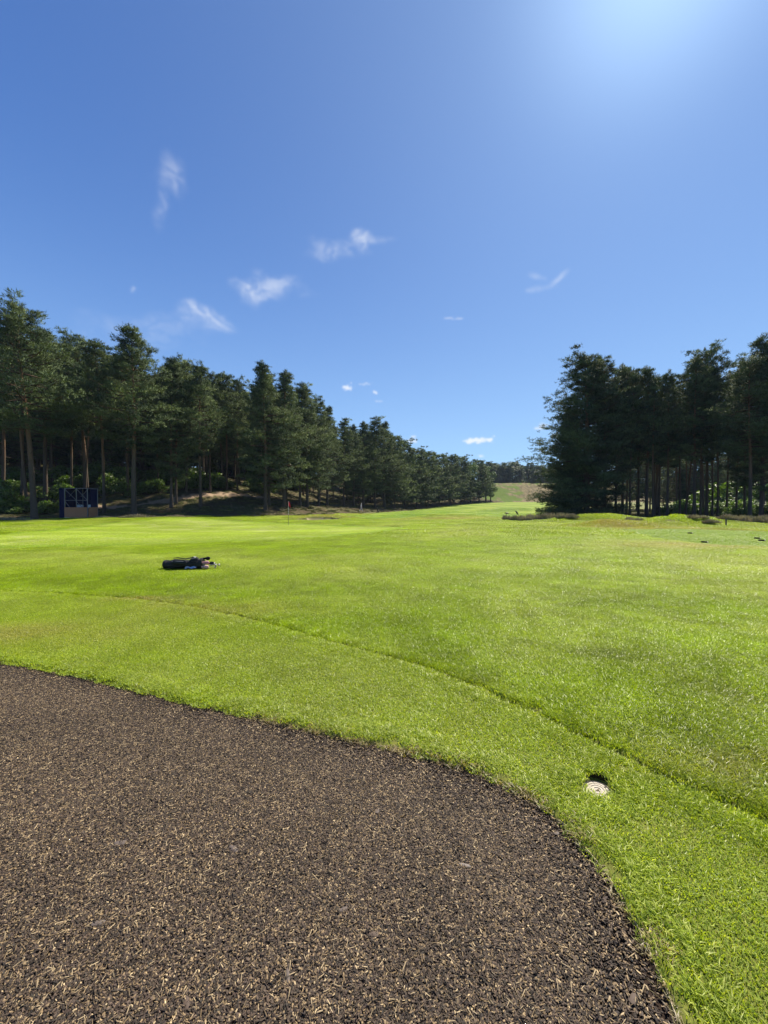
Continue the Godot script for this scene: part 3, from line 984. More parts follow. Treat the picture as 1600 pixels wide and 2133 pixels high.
	for i in 22:
		var d := rng.randf_range(60.0, 84.0)
		var px := rng.randf_range(1300.0, 1760.0)
		var p := at_d(px, d)
		if p.x < 30.0 + (d - 60.0) * 0.62: continue
		if px > 1455.0 and d > 70.0: continue
		var top := maxf(skyline(px - 15), skyline(px + 15)) + rng.randf_range(14.0, 60.0)
		var tall := minf(rng.randf_range(18.0, 23.0), rise_to(top, d))
		if tall < 9.0: continue
		plant_tree(["g", "c", "g", "k"][rng.randi() % 4], "pine_tree", p, tall, rng.randf() * TAU, "slender pine standing back inside the copse", "pines back inside the copse", "pine tree", rng.randf_range(0.85, 1.1), Vector2(rng.randfn(), rng.randfn()) * 0.03)
		made += 1
	for i in 30:
		var d := rng.randf_range(96.0, 122.0)
		var px := 1292.0 + i * 16.0 + rng.randf_range(-6, 6)
		var p := at_d(px, d)
		if p.x < 33.0 + (d - 60.0) * 0.62: p.x = 33.0 + (d - 60.0) * 0.62 + rng.randf() * 6.0
		var tall := rng.randf_range(16.0, 21.0)
		plant_tree(["e", "d", "h"][rng.randi() % 3], "pine_tree", p, tall, rng.randf() * TAU, "low branched pine closing the back of the copse", "pines at the back of the copse")
		made += 1
	print("copse ", made)
	# far wood on the hill
	rng.seed = 79
	for i in 56:
		var px := 1000.0 + i * 3.6 + rng.randf_range(-3, 3)
		var d := rng.randf_range(284.0, 312.0)
		var p := at_d(px, d)
		var top := 958.0 + rng.randf_range(-5.0, 12.0)
		if px > 1085.0: top += 6.0
		var tall := rise_to(top, d) - height(p.x, p.y)
		plant_tree(["oak_dark", "oak_dark", "h"][i % 3], "hilltop_tree", p, tall, rng.randf() * TAU, "dark rounded tree on the skyline above the heather hill", "trees on the hilltop", "tree", 1.35, Vector2.ZERO, -1.2)
	print("trees ", Time.get_ticks_msec())

# ------------------------------------------------------------------ shrubs and heather
func build_shrubs() -> void:
	var bush := []
	for q in 3:
		rng.seed = 400 + q
		var mb := MB.new()
		for i in 14:
			var a := rng.randf() * TAU
			var rr := 1.1 * sqrt(rng.randf())
			leaf_ball(mb, Vector3(cos(a) * rr, rng.randf_range(0.25, 1.35) * (1.2 - rr * 0.4), sin(a) * rr), Vector3(0.62, 0.42, 0.62), 130, 0.24, Color(0.085, 0.140, 0.026) * rng.randf_range(0.7, 1.3))
		var st := MB.new()
		for i in 7:
			var a := rng.randf() * TAU
			st.tube(PackedVector3Array([Vector3(0, -0.2, 0), Vector3(cos(a) * 0.5, 0.6, sin(a) * 0.5), Vector3(cos(a) * 0.9, 1.2, sin(a) * 0.9)]), PackedFloat32Array([0.05, 0.03, 0.012]), PackedColorArray([Color(0.10, 0.075, 0.05)]), 5)
		bush.append([mb.mesh(M.leaf), st.mesh(M.bark)])
	rng.seed = 410
	var put := func(p: Vector2, s: float, label: String, group: String) -> void:
		var t := thing("shrub", label, "shrub", on_ground(p), rng.randf() * TAU, group)
		t.scale = Vector3(s * rng.randf_range(0.9, 1.4), s * rng.randf_range(0.8, 1.2), s * rng.randf_range(0.9, 1.4))
		var k := rng.randi() % 3
		part("foliage", bush[k][0], t)
		part("stems", bush[k][1], t)
	for i in 80:
		var px := rng.randf_range(-60.0, 560.0)
		var d := rng.randf_range(49.0, 82.0)
		var p := at_d(px, d)
		var s := sside(treeline, p)
		if s < 0.5 or s > 26.0 or (px > 250.0 and s < 7.0): continue
		if absf(sside(track, p)) < 3.0: continue
		put.call(p, rng.randf_range(0.9, 2.0), "leafy green shrub under the pines behind the shelter and track", "shrubs under the pines")
	for i in 34:
		var p := Vector2(rng.randf_range(-125.0, -22.0), 0)
		p.y = -rng.randf_range(96.0, 116.0)
		if sside(treeline, p) < 20.0: continue
		put.call(p, rng.randf_range(3.0, 4.6), "tall leafy thicket bush closing the back of the wood", "thicket at the back of the wood")
	for q in [[-8, 1068, 1.1], [16, 1066, 1.0], [40, 1068, 0.9], [97, 1068, 1.0], [112, 1062, 1.1]]:
		put.call(at_d(q[0], 50.0), q[2], "pale sunlit leafy shrub between thick trunk and blue shelter", "sunlit shrubs by the shelter")
	for i in 46:
		var px := rng.randf_range(1380.0, 1700.0)
		var d := rng.randf_range(66.0, 84.0)
		put.call(at_d(px, d), rng.randf_range(0.9, 1.6), "bright sunlit shrub seen between the copse trunks", "sunlit shrubs behind the copse")
	for i in 22:
		var px := rng.randf_range(1470.0, 1760.0)
		var d := rng.randf_range(84.0, 104.0)
		put.call(at_d(px, d), rng.randf_range(2.6, 4.6), "tall green thicket bush closing the view behind the copse", "thicket behind the copse")
	for q in [[1545, 48.0, 0.8], [1572, 49.0, 0.9], [1596, 47.0, 0.9], [1615, 46.0, 1.0], [1530, 50.0, 0.7]]:
		put.call(at_d(q[0], q[1]), q[2], "shaded grey green shrub at the foot of the stout pine", "shaded shrubs at the copse edge")
	# heather cushions
	var hm := []
	for q in 3:
		rng.seed = 430 + q
		var mb := MB.new()
		# several tussocks of different height make one ragged cushion
		for tq in 9:
			var ta := rng.randf() * TAU
			var tr := 0.72 * sqrt(rng.randf())
			var c0 := Vector3(cos(ta) * tr, -0.02, sin(ta) * tr)
			var tw := rng.randf_range(0.22, 0.40)
			var th := rng.randf_range(0.10, 0.36) * (1.15 - tr)
			var tc: Color = Color(0.300, 0.245, 0.175).lerp(Color(0.215, 0.210, 0.100), rng.randf()) * rng.randf_range(0.75, 1.2)
			for i in 170:
				var d := Vector3(rng.randfn(), absf(rng.randfn()) + 0.1, rng.randfn()).normalized()
				var p := c0 + Vector3(d.x * tw, d.y * th, d.z * tw) * pow(rng.randf(), 0.4)
				var g := (d * 0.6 + Vector3.UP * 0.7 + Vector3(rng.randfn(), rng.randfn(), rng.randfn()) * 0.3).normalized()
				var s := g.cross(Vector3(rng.randfn(), rng.randfn(), rng.randfn())).normalized() * 0.024
				var c := tc * rng.randf_range(0.65, 1.35)
				if rng.randf() < 0.10: c = Color(0.36, 0.31, 0.23)
				mb.tri(p - s, p + s, p + g * rng.randf_range(0.10, 0.24), c)
		hm.append(mb.mesh(M.twig))
	rng.seed = 440
	var cushion := func(px: float, d: float, wide: float, deep: float, high: float, label: String, group := "") -> void:
		var p := at_d(px, d)
		var t := thing("heather_clump", label, "heather", on_ground(p), rng.randf_range(-0.3, 0.3), group)
		t.scale = Vector3(wide, high, deep)
		part("cushion", hm[rng.randi() % 3], t)
	cushion.call(288, 44.0, 2.5, 1.0, 1.2, "long brown heather cushion below the windswept pine")
	cushion.call(372, 45.5, 2.6, 1.0, 0.9, "low brown heather cushion along the back of the green")
	cushion.call(225, 45.0, 1.9, 0.8, 0.7, "small olive heather cushion beside the plywood panel")
	cushion.call(12, 41.0, 2.6, 1.4, 0.9, "dull heather bank before the thick leaning pine")
	for q in [[1056, 39.5, 0.5, 0.9], [1072, 39.0, 0.8, 0.9], [1094, 38.0, 0.8, 1.0], [1112, 38.6, 0.9, 1.1], [1134, 38.2, 0.9, 1.15], [1156, 38.6, 0.9, 1.1], [1176, 37.0, 0.9, 1.0], [1192, 36.4, 0.7, 0.8]]:
		cushion.call(q[0], q[1], q[2] * 1.2, 0.8, q[3] * 1.5, "grey brown heather clump in the low ridge where the crows perch", "heather clumps of the low ridge")
	for q in [[1166, 44.0, 0.9, 1.0], [1190, 43.0, 1.0, 1.2], [1212, 42.0, 0.9, 1.0]]:
		cushion.call(q[0], q[1], q[2] * 1.2, 0.8, q[3] * 1.4, "olive heather clump between low ridge and copse corner", "heather clumps by the copse corner")
	cushion.call(1265, 40.0, 1.3, 0.7, 0.9, "flat heather clump on top of the grassy mound")
	cushion.call(1320, 30.5, 0.85, 0.6, 1.15, "round dark heather clump alone on the grassy slope")
	cushion.call(1318, 34.5, 0.8, 0.5, 0.7, "thin heather fringe behind the round dark clump")
	for q in [[1452, 30.0, 1.0, 0.9], [1476, 29.0, 0.9, 0.8]]:
		cushion.call(q[0], q[1], q[2], 0.8, q[3], "tan heather clump at the sunlit end of the dark bank", "heather clumps ending the dark bank")
	for q in [[1510, 30.5], [1535, 30.0], [1560, 29.5], [1585, 29.0], [1610, 29.0], [1548, 32.5], [1580, 32.0], [1522, 33.0], [1600, 31.5], [1625, 31.0]]:
		cushion.call(q[0], q[1], 1.3, 1.0, 1.1, "dark shaded heather clump of the bank behind the tee", "heather clumps of the shaded bank")
	# low heath vegetation on the banks and under the trees
	rng.seed = 450
	var tx := []; var tc := PackedColorArray()
	for i in 22000:
		var d := sqrt(rng.randf_range(40.0 * 40.0, 150.0 * 150.0))
		var x := rng.randf_range(-1.05, 1.05) * d
		if zone(x, -d) != HEATH: continue
		var n := n_mid.get_noise_2d(x * 2.2 + 9.0, -d * 2.2)
		if n < -0.10: continue
		var s := rng.randf_range(0.35, 0.9)
		tx.append(Transform3D(Basis(Vector3.UP, rng.randf() * TAU).scaled(Vector3(s, s * rng.randf_range(0.5, 1.0), s)), Vector3(x, height(x, -d) - 0.03, -d)))
		tc.append(Color(1.0, 1.05, 0.9).lerp(Color(0.7, 1.0, 0.55), clampf(0.5 + n * 2.0, 0.0, 1.0)) * rng.randf_range(0.6, 1.2))
	rng.seed = 451
	var hb := MB.new()
	for i in 110:
		var a := rng.randf() * TAU
		var rr := 0.8 * sqrt(rng.randf())
		var p := Vector3(cos(a) * rr, 0, sin(a) * rr)
		var dd := (Vector3(rng.randfn() * 0.45, 1, rng.randfn() * 0.45)).normalized()
		var s := Vector3(rng.randfn(), 0, rng.randfn()).normalized() * 0.05
		hb.tri(p - s, p + s, p + dd * rng.randf_range(0.14, 0.36), Color(0.150, 0.125, 0.066) * rng.randf_range(0.6, 1.4))
	stuff("heath_scrub", "low brown and olive scrub covering the banks under the pines", "scrub", hb.mesh(M.twig), tx, tc)
	print("shrubs ", tx.size(), " ", Time.get_ticks_msec())

# ------------------------------------------------------------------ smaller things
func metal(mb: MB, a: Vector3, b: Vector3, w: float, col: Color) -> void:
	var d := b - a
	var z := d.normalized()
	var x := z.cross(Vector3.UP if absf(z.y) < 0.9 else Vector3.RIGHT).normalized()
	mb.box((a + b) / 2.0, Vector3(w, w, d.length()), col, Basis(x, z.cross(x), z), w * 0.15)

func one(f: Callable, m: Material) -> ArrayMesh:
	var mb := MB.new()
	f.call(mb)
	return mb.mesh(m)

func build_shelter() -> void:
	var p := at_d(136, 46.0)
	var t := thing("shelter", "blue clad steel framed shelter with plywood front at the wood edge", "shelter", on_ground(p, -0.02), -0.06)
	var W := 2.85
	var D := 1.5
	var H := 3.62
	var navy := Color(0.006, 0.011, 0.042)
	var steel := Color(0.17, 0.17, 0.175)
	part("side_panel", one(func(mb): mb.box(Vector3(-0.36, H * 0.5, 0.02), Vector3(0.70, H, 0.05), navy, Basis(), 0.01), M.panel), t, "blue sheet panel closing the end of the shelter")
	part("side_panel", one(func(mb): mb.box(Vector3(0.03, H * 0.5, -D * 0.5), Vector3(0.05, H, D - 0.12), navy, Basis(), 0.01), M.panel), t)
	for i in 3:
		var w := W / 3.0
		part("back_panel", one(func(mb): mb.box(Vector3(w * (i + 0.5), H * 0.5 + 0.45, -D - 0.02), Vector3(w - 0.02, H - 0.95, 0.04), navy, Basis(), 0.008), M.panel), t)
		part("back_panel", one(func(mb): mb.box(Vector3(w * (i + 0.5), 0.28, -D - 0.02), Vector3(w - 0.02, 0.54, 0.04), navy, Basis(), 0.008), M.panel), t)
	part("side_panel", one(func(mb): mb.box(Vector3(W + 0.03, H * 0.5 + 0.55, -D * 0.55), Vector3(0.04, H - 1.25, D * 0.6), navy, Basis(), 0.01), M.panel), t)
	part("roof_sheet", one(func(mb): mb.box(Vector3(W * 0.5, H + 0.03, -D * 0.55), Vector3(W, 0.04, D * 0.85), navy, Basis(), 0.01), M.panel), t)
	for q in [[0.10, 0.95], [1.62, 1.05]]:
		part("window_pane", one(func(mb): mb.box(Vector3(q[0] + q[1] * 0.5, 1.45, -D + 0.06), Vector3(q[1], 0.42, 0.012), Color(0.45, 0.52, 0.55)), M.pane), t, "pale pane low in the back of the shelter")
	for x in [0.0, W * 0.52, W]:
		part("post", one(func(mb): metal(mb, Vector3(x, 0, 0.06), Vector3(x, H, 0.06), 0.07, steel), M.steel), t)
	for x in [W * 0.35, W * 0.86]:
		part("post", one(func(mb): metal(mb, Vector3(x, 0, -D + 0.1), Vector3(x, H, -D + 0.1), 0.06, steel), M.steel), t)
	part("post", one(func(mb): metal(mb, Vector3(W + 0.01, 0, -D + 0.06), Vector3(W + 0.01, H, -D + 0.06), 0.06, steel), M.steel), t)
	for y in [H - 0.035, H * 0.60]:
		part("rail", one(func(mb): metal(mb, Vector3(0.04, y, 0.05), Vector3(W - 0.04, y, 0.05), 0.06, steel), M.steel), t)
	part("rail", one(func(mb): metal(mb, Vector3(W, H - 0.035, 0.02), Vector3(W, H - 0.035, -D + 0.1), 0.06, steel), M.steel), t)
	for q in [[0.04, H - 0.1, W * 0.5, H * 0.62], [W * 0.54, H - 0.1, W - 0.05, H * 0.62], [W * 0.5, H * 0.58, W * 0.8, H * 0.36], [0.04, H * 0.58, W * 0.25, H * 0.36]]:
		part("brace", one(func(mb): metal(mb, Vector3(q[0], q[1], 0.10), Vector3(q[2], q[3], 0.10), 0.045, steel), M.steel), t)
	for q in [[W * 0.32, H - 0.1, 0.04, H * 0.72], [W * 0.86, H - 0.1, W * 0.54, H * 0.72]]:
		part("brace", one(func(mb): metal(mb, Vector3(q[0], q[1], -0.5), Vector3(q[2], q[3], -0.5), 0.04, steel), M.steel), t)
	var ply := Color(0.55, 0.27, 0.135)
	for i in 2:
		part("plywood_board", one(func(mb): mb.box(Vector3(W * (0.25 + 0.5 * i), 0.74, 0.125), Vector3(W * 0.5 - 0.012, 1.22, 0.02), ply * (1.0 - 0.06 * i), Basis(), 0.003), M.ply), t)
	part("plywood_board", one(func(mb): mb.box(Vector3(W + 0.07, 0.74, -D * 0.45), Vector3(0.02, 1.22, D * 0.9), ply * 0.9, Basis(), 0.003), M.ply), t, "reddish plywood board on the short side")
	part("base_rail", one(func(mb): mb.box(Vector3(W * 0.5, 0.07, 0.13), Vector3(W, 0.12, 0.05), Color(0.55, 0.53, 0.50), Basis(), 0.01), M.steel), t)

func build_flag() -> void:
	var p := gp(601, 1095, -0.2)
	var t := thing("flagstick", "thin flagstick with limp red flag standing in the putting green", "flagstick", on_ground(p))
	var top := rise_to(1044, -p.y) - t.position.y
	part("pole", one(func(mb):
		mb.tube(PackedVector3Array([Vector3(0, -0.1, 0), Vector3(0, top * 0.44, 0)]), PackedFloat32Array([0.016, 0.014]), PackedColorArray([Color(0.05, 0.05, 0.05)]), 8)
		mb.tube(PackedVector3Array([Vector3(0, top * 0.44, 0), Vector3(0, top, 0)]), PackedFloat32Array([0.0145, 0.011]), PackedColorArray([Color(0.6, 0.6, 0.58)]), 8), M.paint), t)
	var fl := MB.new()
	var nx := 7
	var ny := 8
	for j in ny + 1:
		for i in nx + 1:
			var u := float(i) / nx
			var w := float(j) / ny
			var pos := Vector3(0.02 + u * 0.12 + 0.04 * u * w, top - 0.03 - w * 0.36 - u * 0.20 * (0.5 + 0.5 * w), 0.05 * sin(u * 9.0 + w * 2.0) * (0.3 + u))
			fl.vert(pos, Vector3(cos(u * 9.0 + w * 2.0) * -0.6, 0, 1).normalized(), Color(0.34, 0.020, 0.035))
	for j in ny:
		for i in nx:
			var k := j * (nx + 1) + i
			fl.ix.append_array(PackedInt32Array([k, k + 1, k + nx + 1, k + 1, k + nx + 2, k + nx + 1]))
	part("flag", fl.mesh(M.cloth), t, "limp red cloth flag")

func build_sprinkler() -> void:
	var t := thing("sprinkler_head", "round white sprinkler lid sunk in the lawn near the bark path", "sprinkler head", Vector3(sprinkler_at.x, -0.045, sprinkler_at.y), 0.5)
	t.rotation.z = 0.07
	var white := Color(0.60, 0.59, 0.55)
	part("casing", one(func(mb): mb.lathe(PackedVector2Array([Vector2(0.077, -0.05), Vector2(0.077, 0.012), Vector2(0.072, 0.016), Vector2(0.070, 0.006), Vector2(0.0, 0.006)]), 40, Transform3D(), white * 0.95), M.plastic), t)
	part("lid", one(func(mb): mb.lathe(PackedVector2Array([Vector2(0.066, 0.0), Vector2(0.066, 0.013), Vector2(0.063, 0.016), Vector2(0.052, 0.017), Vector2(0.051, 0.0135), Vector2(0.048, 0.0135), Vector2(0.047, 0.018), Vector2(0.036, 0.019), Vector2(0.035, 0.016), Vector2(0.032, 0.016), Vector2(0.031, 0.019), Vector2(0.018, 0.020), Vector2(0.017, 0.017), Vector2(0.0, 0.017)]), 40, Transform3D(), white), M.plastic), t)
	part("emblem", one(func(mb):
		for a in [0.3, 1.5, 2.6]:
			mb.box(Vector3(cos(a) * 0.006, 0.019, sin(a) * 0.006), Vector3(0.018, 0.003, 0.004), Color(0.30, 0.27, 0.20), Basis(Vector3.UP, a)), M.plastic), t, "small raised mark in the middle of the lid")
	for a in [0.2, 3.3]:
		part("screw", one(func(mb): mb.lathe(PackedVector2Array([Vector2(0.006, 0.012), Vector2(0.006, 0.018), Vector2(0.0, 0.0185)]), 10, Transform3D(Basis(), Vector3(cos(a) * 0.057, 0, sin(a) * 0.057)), Color(0.09, 0.09, 0.085)), M.plastic), t)
	# earth wall of the pocket it sits in
	var e := MB.new()
	e.lathe(PackedVector2Array([Vector2(0.088, -0.06), Vector2(0.105, 0.042)]), 36, Transform3D(), Color(0.030, 0.024, 0.014))
	part("earth_rim", e.mesh(M.soil), t)

func build_golf_bag() -> void:
	var base := gp(399, 1186)
	var at := on_ground(base, 0.02)
	var t := thing("golf_bag", "black golf bag lying on its side on the lawn", "golf bag", at, 0.05)
	var blk := Color(0.012, 0.013, 0.014)
	var body := MB.new()
	var prof := [[-0.62, 0.075], [-0.615, 0.098], [-0.56, 0.108], [-0.50, 0.112], [-0.42, 0.140], [-0.3, 0.138], [-0.15, 0.112], [0.0, 0.104], [0.1, 0.122], [0.18, 0.136], [0.24, 0.124], [0.25, 0.11]]
	var sides := 20
	for i in prof.size():
		for s in sides:
			var a := TAU * s / sides
			var fold := 1.0 + 0.07 * sin(a * 3.0 + i * 1.3) + 0.045 * sin(a * 7.0 + i * 2.1)
			var r: float = prof[i][1] * fold
			body.vert(Vector3(prof[i][0], maxf(0.004, 0.10 + sin(a) * r * 0.92), cos(a) * r * 1.05), Vector3(0, sin(a), cos(a)), blk)
	for i in prof.size() - 1:
		for s in sides:
			var p := i * sides + s
			var q := i * sides + (s + 1) % sides
			body.ix.append_array(PackedInt32Array([p, q, p + sides, q, q + sides, p + sides]))
	for e in [0, prof.size() - 1]:
		var m := body.vert(Vector3(prof[e][0], 0.115, 0), Vector3(-1 if e == 0 else 1, 0, 0), blk)
		for s in sides: body.ix.append_array(PackedInt32Array([m, e * sides + s, e * sides + (s + 1) % sides]))
	part("body", body.mesh(M.nylon), t)
	part("base_cup", one(func(mb): mb.tube(PackedVector3Array([Vector3(-0.665, 0.102, 0), Vector3(-0.65, 0.102, 0), Vector3(-0.585, 0.102, 0)]), PackedFloat32Array([0.092, 0.106, 0.112]), PackedColorArray([Color(0.02, 0.021, 0.022)]), 18), M.rubber), t)
	part("collar", one(func(mb): mb.tube(PackedVector3Array([Vector3(0.22, 0.12, 0), Vector3(0.26, 0.12, 0), Vector3(0.29, 0.12, 0)]), PackedFloat32Array([0.135, 0.142, 0.132]), PackedColorArray([Color(0.016, 0.017, 0.018)]), 18), M.rubber), t)
	part("pocket", one(func(mb): mb.tube(PackedVector3Array([Vector3(-0.44, 0.15, 0.085), Vector3(-0.36, 0.165, 0.10), Vector3(-0.16, 0.15, 0.10), Vector3(-0.08, 0.135, 0.085)]), PackedFloat32Array([0.04, 0.085, 0.082, 0.04]), PackedColorArray([blk]), 12), M.nylon), t)
	part("pocket", one(func(mb): mb.tube(PackedVector3Array([Vector3(-0.02, 0.18, 0.04), Vector3(0.05, 0.195, 0.05), Vector3(0.15, 0.21, 0.045), Vector3(0.21, 0.18, 0.04)]), PackedFloat32Array([0.03, 0.075, 0.078, 0.03]), PackedColorArray([blk]), 12), M.nylon), t)
	part("strap", one(func(mb): mb.tube(PackedVector3Array([Vector3(-0.42, 0.26, 0.03), Vector3(-0.3, 0.275, 0.07), Vector3(-0.1, 0.245, 0.09), Vector3(0.06, 0.28, 0.06), Vector3(0.2, 0.255, 0.02)]), PackedFloat32Array([0.012, 0.022, 0.026, 0.022, 0.012]), PackedColorArray([Color(0.02, 0.02, 0.021)]), 8, true, 0.5), M.nylon), t)
	part("zip", one(func(mb): metal(mb, Vector3(-0.40, 0.205, 0.168), Vector3(-0.12, 0.195, 0.17), 0.008, Color(0.30, 0.30, 0.31)), M.steel), t)
	part("zip", one(func(mb): metal(mb, Vector3(-0.02, 0.245, 0.105), Vector3(0.15, 0.262, 0.11), 0.007, Color(0.34, 0.34, 0.33)), M.steel), t)
	part("brand_patch", one(func(mb): mb.box(Vector3(0.10, 0.285, 0.05), Vector3(0.07, 0.006, 0.035), Color(0.42, 0.43, 0.36), Basis(Vector3.RIGHT, 0.5), 0.002), M.nylon), t, "small pale patch on the upper pocket")
	part("stand_leg", one(func(mb): mb.tube(PackedVector3Array([Vector3(-0.50, 0.03, 0.16), Vector3(0.2, 0.15, 0.145)]), PackedFloat32Array([0.009, 0.009]), PackedColorArray([Color(0.03, 0.03, 0.03)]), 6), M.rubber), t)
	part("stand_leg", one(func(mb): mb.tube(PackedVector3Array([Vector3(-0.50, 0.09, 0.175), Vector3(0.2, 0.19, 0.13)]), PackedFloat32Array([0.009, 0.009]), PackedColorArray([Color(0.03, 0.03, 0.03)]), 6), M.rubber), t)
	# clubs in the bag: each one a thing of its own
	var xf := Transform3D(Basis(Vector3.UP, 0.05), at)
	var irons := [[0.60, 0.05, 0.06, "iron golf club with the lowest steel head out of the bag"], [0.66, 0.09, -0.03, "iron golf club reaching farthest out of the bag"], [0.56, 0.13, 0.02, "iron golf club with its head highest at the bag mouth"], [0.62, 0.10, 0.08, "iron golf club lying over the mouth of the bag"]]
	for q in irons:
		var c := thing("golf_club", q[3], "golf club", xf * Vector3(0.2, 0.12, 0), 0.05, "irons in the lying golf bag")
		var tip := Vector3(q[0] - 0.2, q[1] - 0.12, q[2])
		part("shaft", one(func(mb): mb.tube(PackedVector3Array([Vector3(-0.35, 0, q[2] * 0.3), tip]), PackedFloat32Array([0.006, 0.0045]), PackedColorArray([Color(0.5, 0.5, 0.5)]), 6), M.steel), c)
		part("head", one(func(mb):
			mb.box(tip + Vector3(0.02, -0.008, 0.03), Vector3(0.022, 0.045, 0.078), Color(0.13, 0.13, 0.125), Basis(Vector3.RIGHT, 0.35), 0.008)
			mb.tube(PackedVector3Array([tip - Vector3(0.03, 0, 0), tip + Vector3(0.02, 0, 0.005)]), PackedFloat32Array([0.0065, 0.0075]), PackedColorArray([Color(0.45, 0.45, 0.45)]), 8), M.steel), c)
	var heads := [[0.40, 0.15, 0.09, Color(0.40, 0.20, 0.22), 0.048, "pink"], [0.42, 0.055, 0.17, Color(0.44, 0.28, 0.27), 0.050, "cream and pink"], [0.38, 0.24, -0.02, Color(0.014, 0.014, 0.015), 0.048, "black"], [0.49, 0.12, 0.02, Color(0.016, 0.018, 0.018), 0.050, "dark grey"]]
	for q in heads:
		var c := thing("golf_driver", "golf wood under a %s head cover at the bag mouth" % q[5], "golf club", xf * Vector3(0.2, 0.12, 0), 0.05, "covered woods in the lying golf bag")
		var tip := Vector3(q[0] - 0.2, q[1] - 0.12, q[2])
		part("shaft", one(func(mb): mb.tube(PackedVector3Array([Vector3(-0.35, 0.01, q[2] * 0.2), tip]), PackedFloat32Array([0.0065, 0.005]), PackedColorArray([Color(0.04, 0.04, 0.04)]), 6), M.steel), c)
		part("head_cover", one(func(mb): mb.tube(PackedVector3Array([tip - Vector3(0.10, 0, 0), tip - Vector3(0.04, 0, 0), tip, tip + Vector3(0.045, 0, 0), tip + Vector3(0.07, 0, 0)]), PackedFloat32Array([0.022, 0.026, q[4], q[4] * 0.9, q[4] * 0.35]), PackedColorArray([q[3], q[3] * 0.8, q[3], q[3] * 1.15, q[3]]), 12), M.knit), c)
	var tw := thing("golf_towel", "pale blue and white towel lying against the golf bag", "towel", xf * Vector3(0.06, 0.0, 0.17), 0.05)
	var cl := MB.new()
	for j in 5:
		for i in 11:
			cl.vert(Vector3(i * 0.026 - 0.13, 0.035 + 0.012 * sin(i * 1.1 + j) + 0.028 * (4 - j) / 4.0, j * 0.02 - 0.03), Vector3(-0.3 * cos(i * 1.1 + j), 0.8, 0.5).normalized(), Color(0.30, 0.37, 0.50) if i > 3 else Color(0.42, 0.41, 0.41))
	for j in 4:
		for i in 10:
			var k := j * 11 + i
			cl.ix.append_array(PackedInt32Array([k, k + 1, k + 11, k + 1, k + 12, k + 11]))
	part("cloth", cl.mesh(M.knit), tw)

func build_tee() -> void:
	var marks := [[1437, 1112, 0.20, -0.75, "small dark log tee marker alone at the back of the tee"], [1467, 1131, 0.20, -0.85, "small dark log tee marker on the front edge of the tee"], [1577, 1122.5, 0.20, -0.7, "dark log tee marker of the close pair, standing behind"], [1586, 1127, 0.20, -0.8, "dark log tee marker of the close pair, standing in front"]]
	for q in marks:
		var p := gp(q[0], q[1])
		var t := thing("tee_marker", q[4], "tee marker", on_ground(p, 0.035), q[3], "log tee markers")
		var l: float = q[2]
		part("log", one(func(mb): mb.tube(PackedVector3Array([Vector3(-l / 2, 0, 0), Vector3(-l / 4, 0.002, 0), Vector3(l / 4, 0, 0.002), Vector3(l / 2, 0, 0)]), PackedFloat32Array([0.034, 0.037, 0.036, 0.035]), PackedColorArray([Color(0.04, 0.03, 0.022)]), 10), M.bark), t)
		part("cut_end", one(func(mb): mb.tube(PackedVector3Array([Vector3(l / 2 - 0.002, 0, 0), Vector3(l / 2 + 0.035, 0.004, 0)]), PackedFloat32Array([0.0355, 0.029]), PackedColorArray([Color(0.62, 0.56, 0.42)]), 10), M.chip), t, "pale cut end")
	var b := gp(1568, 1111.5)
	var ball := thing("golf_ball", "tiny white ball at the back edge of the tee", "golf ball", on_ground(b, 0.022))
	part("ball", one(func(mb): mb.lathe(PackedVector2Array([Vector2(0.0, -0.0214), Vector2(0.012, -0.0178), Vector2(0.0195, -0.009), Vector2(0.0214, 0), Vector2(0.0195, 0.009), Vector2(0.012, 0.0178), Vector2(0.0, 0.0214)]), 12, Transform3D(), Color(0.75, 0.75, 0.7)), M.plastic), ball)
	var pp := at_d(1513, 28.0)
	var post := thing("marker_post", "short weathered wooden post before the shaded heather bank", "post", on_ground(pp))
	part("stake", one(func(mb):
		mb.box(Vector3(0, 0.2, 0), Vector3(0.075, 0.5, 0.075), Color(0.17, 0.14, 0.10), Basis(), 0.006)
		mb.box(Vector3(0, 0.46, 0), Vector3(0.06, 0.03, 0.06), Color(0.17, 0.14, 0.10), Basis(), 0.012), M.ply), post)

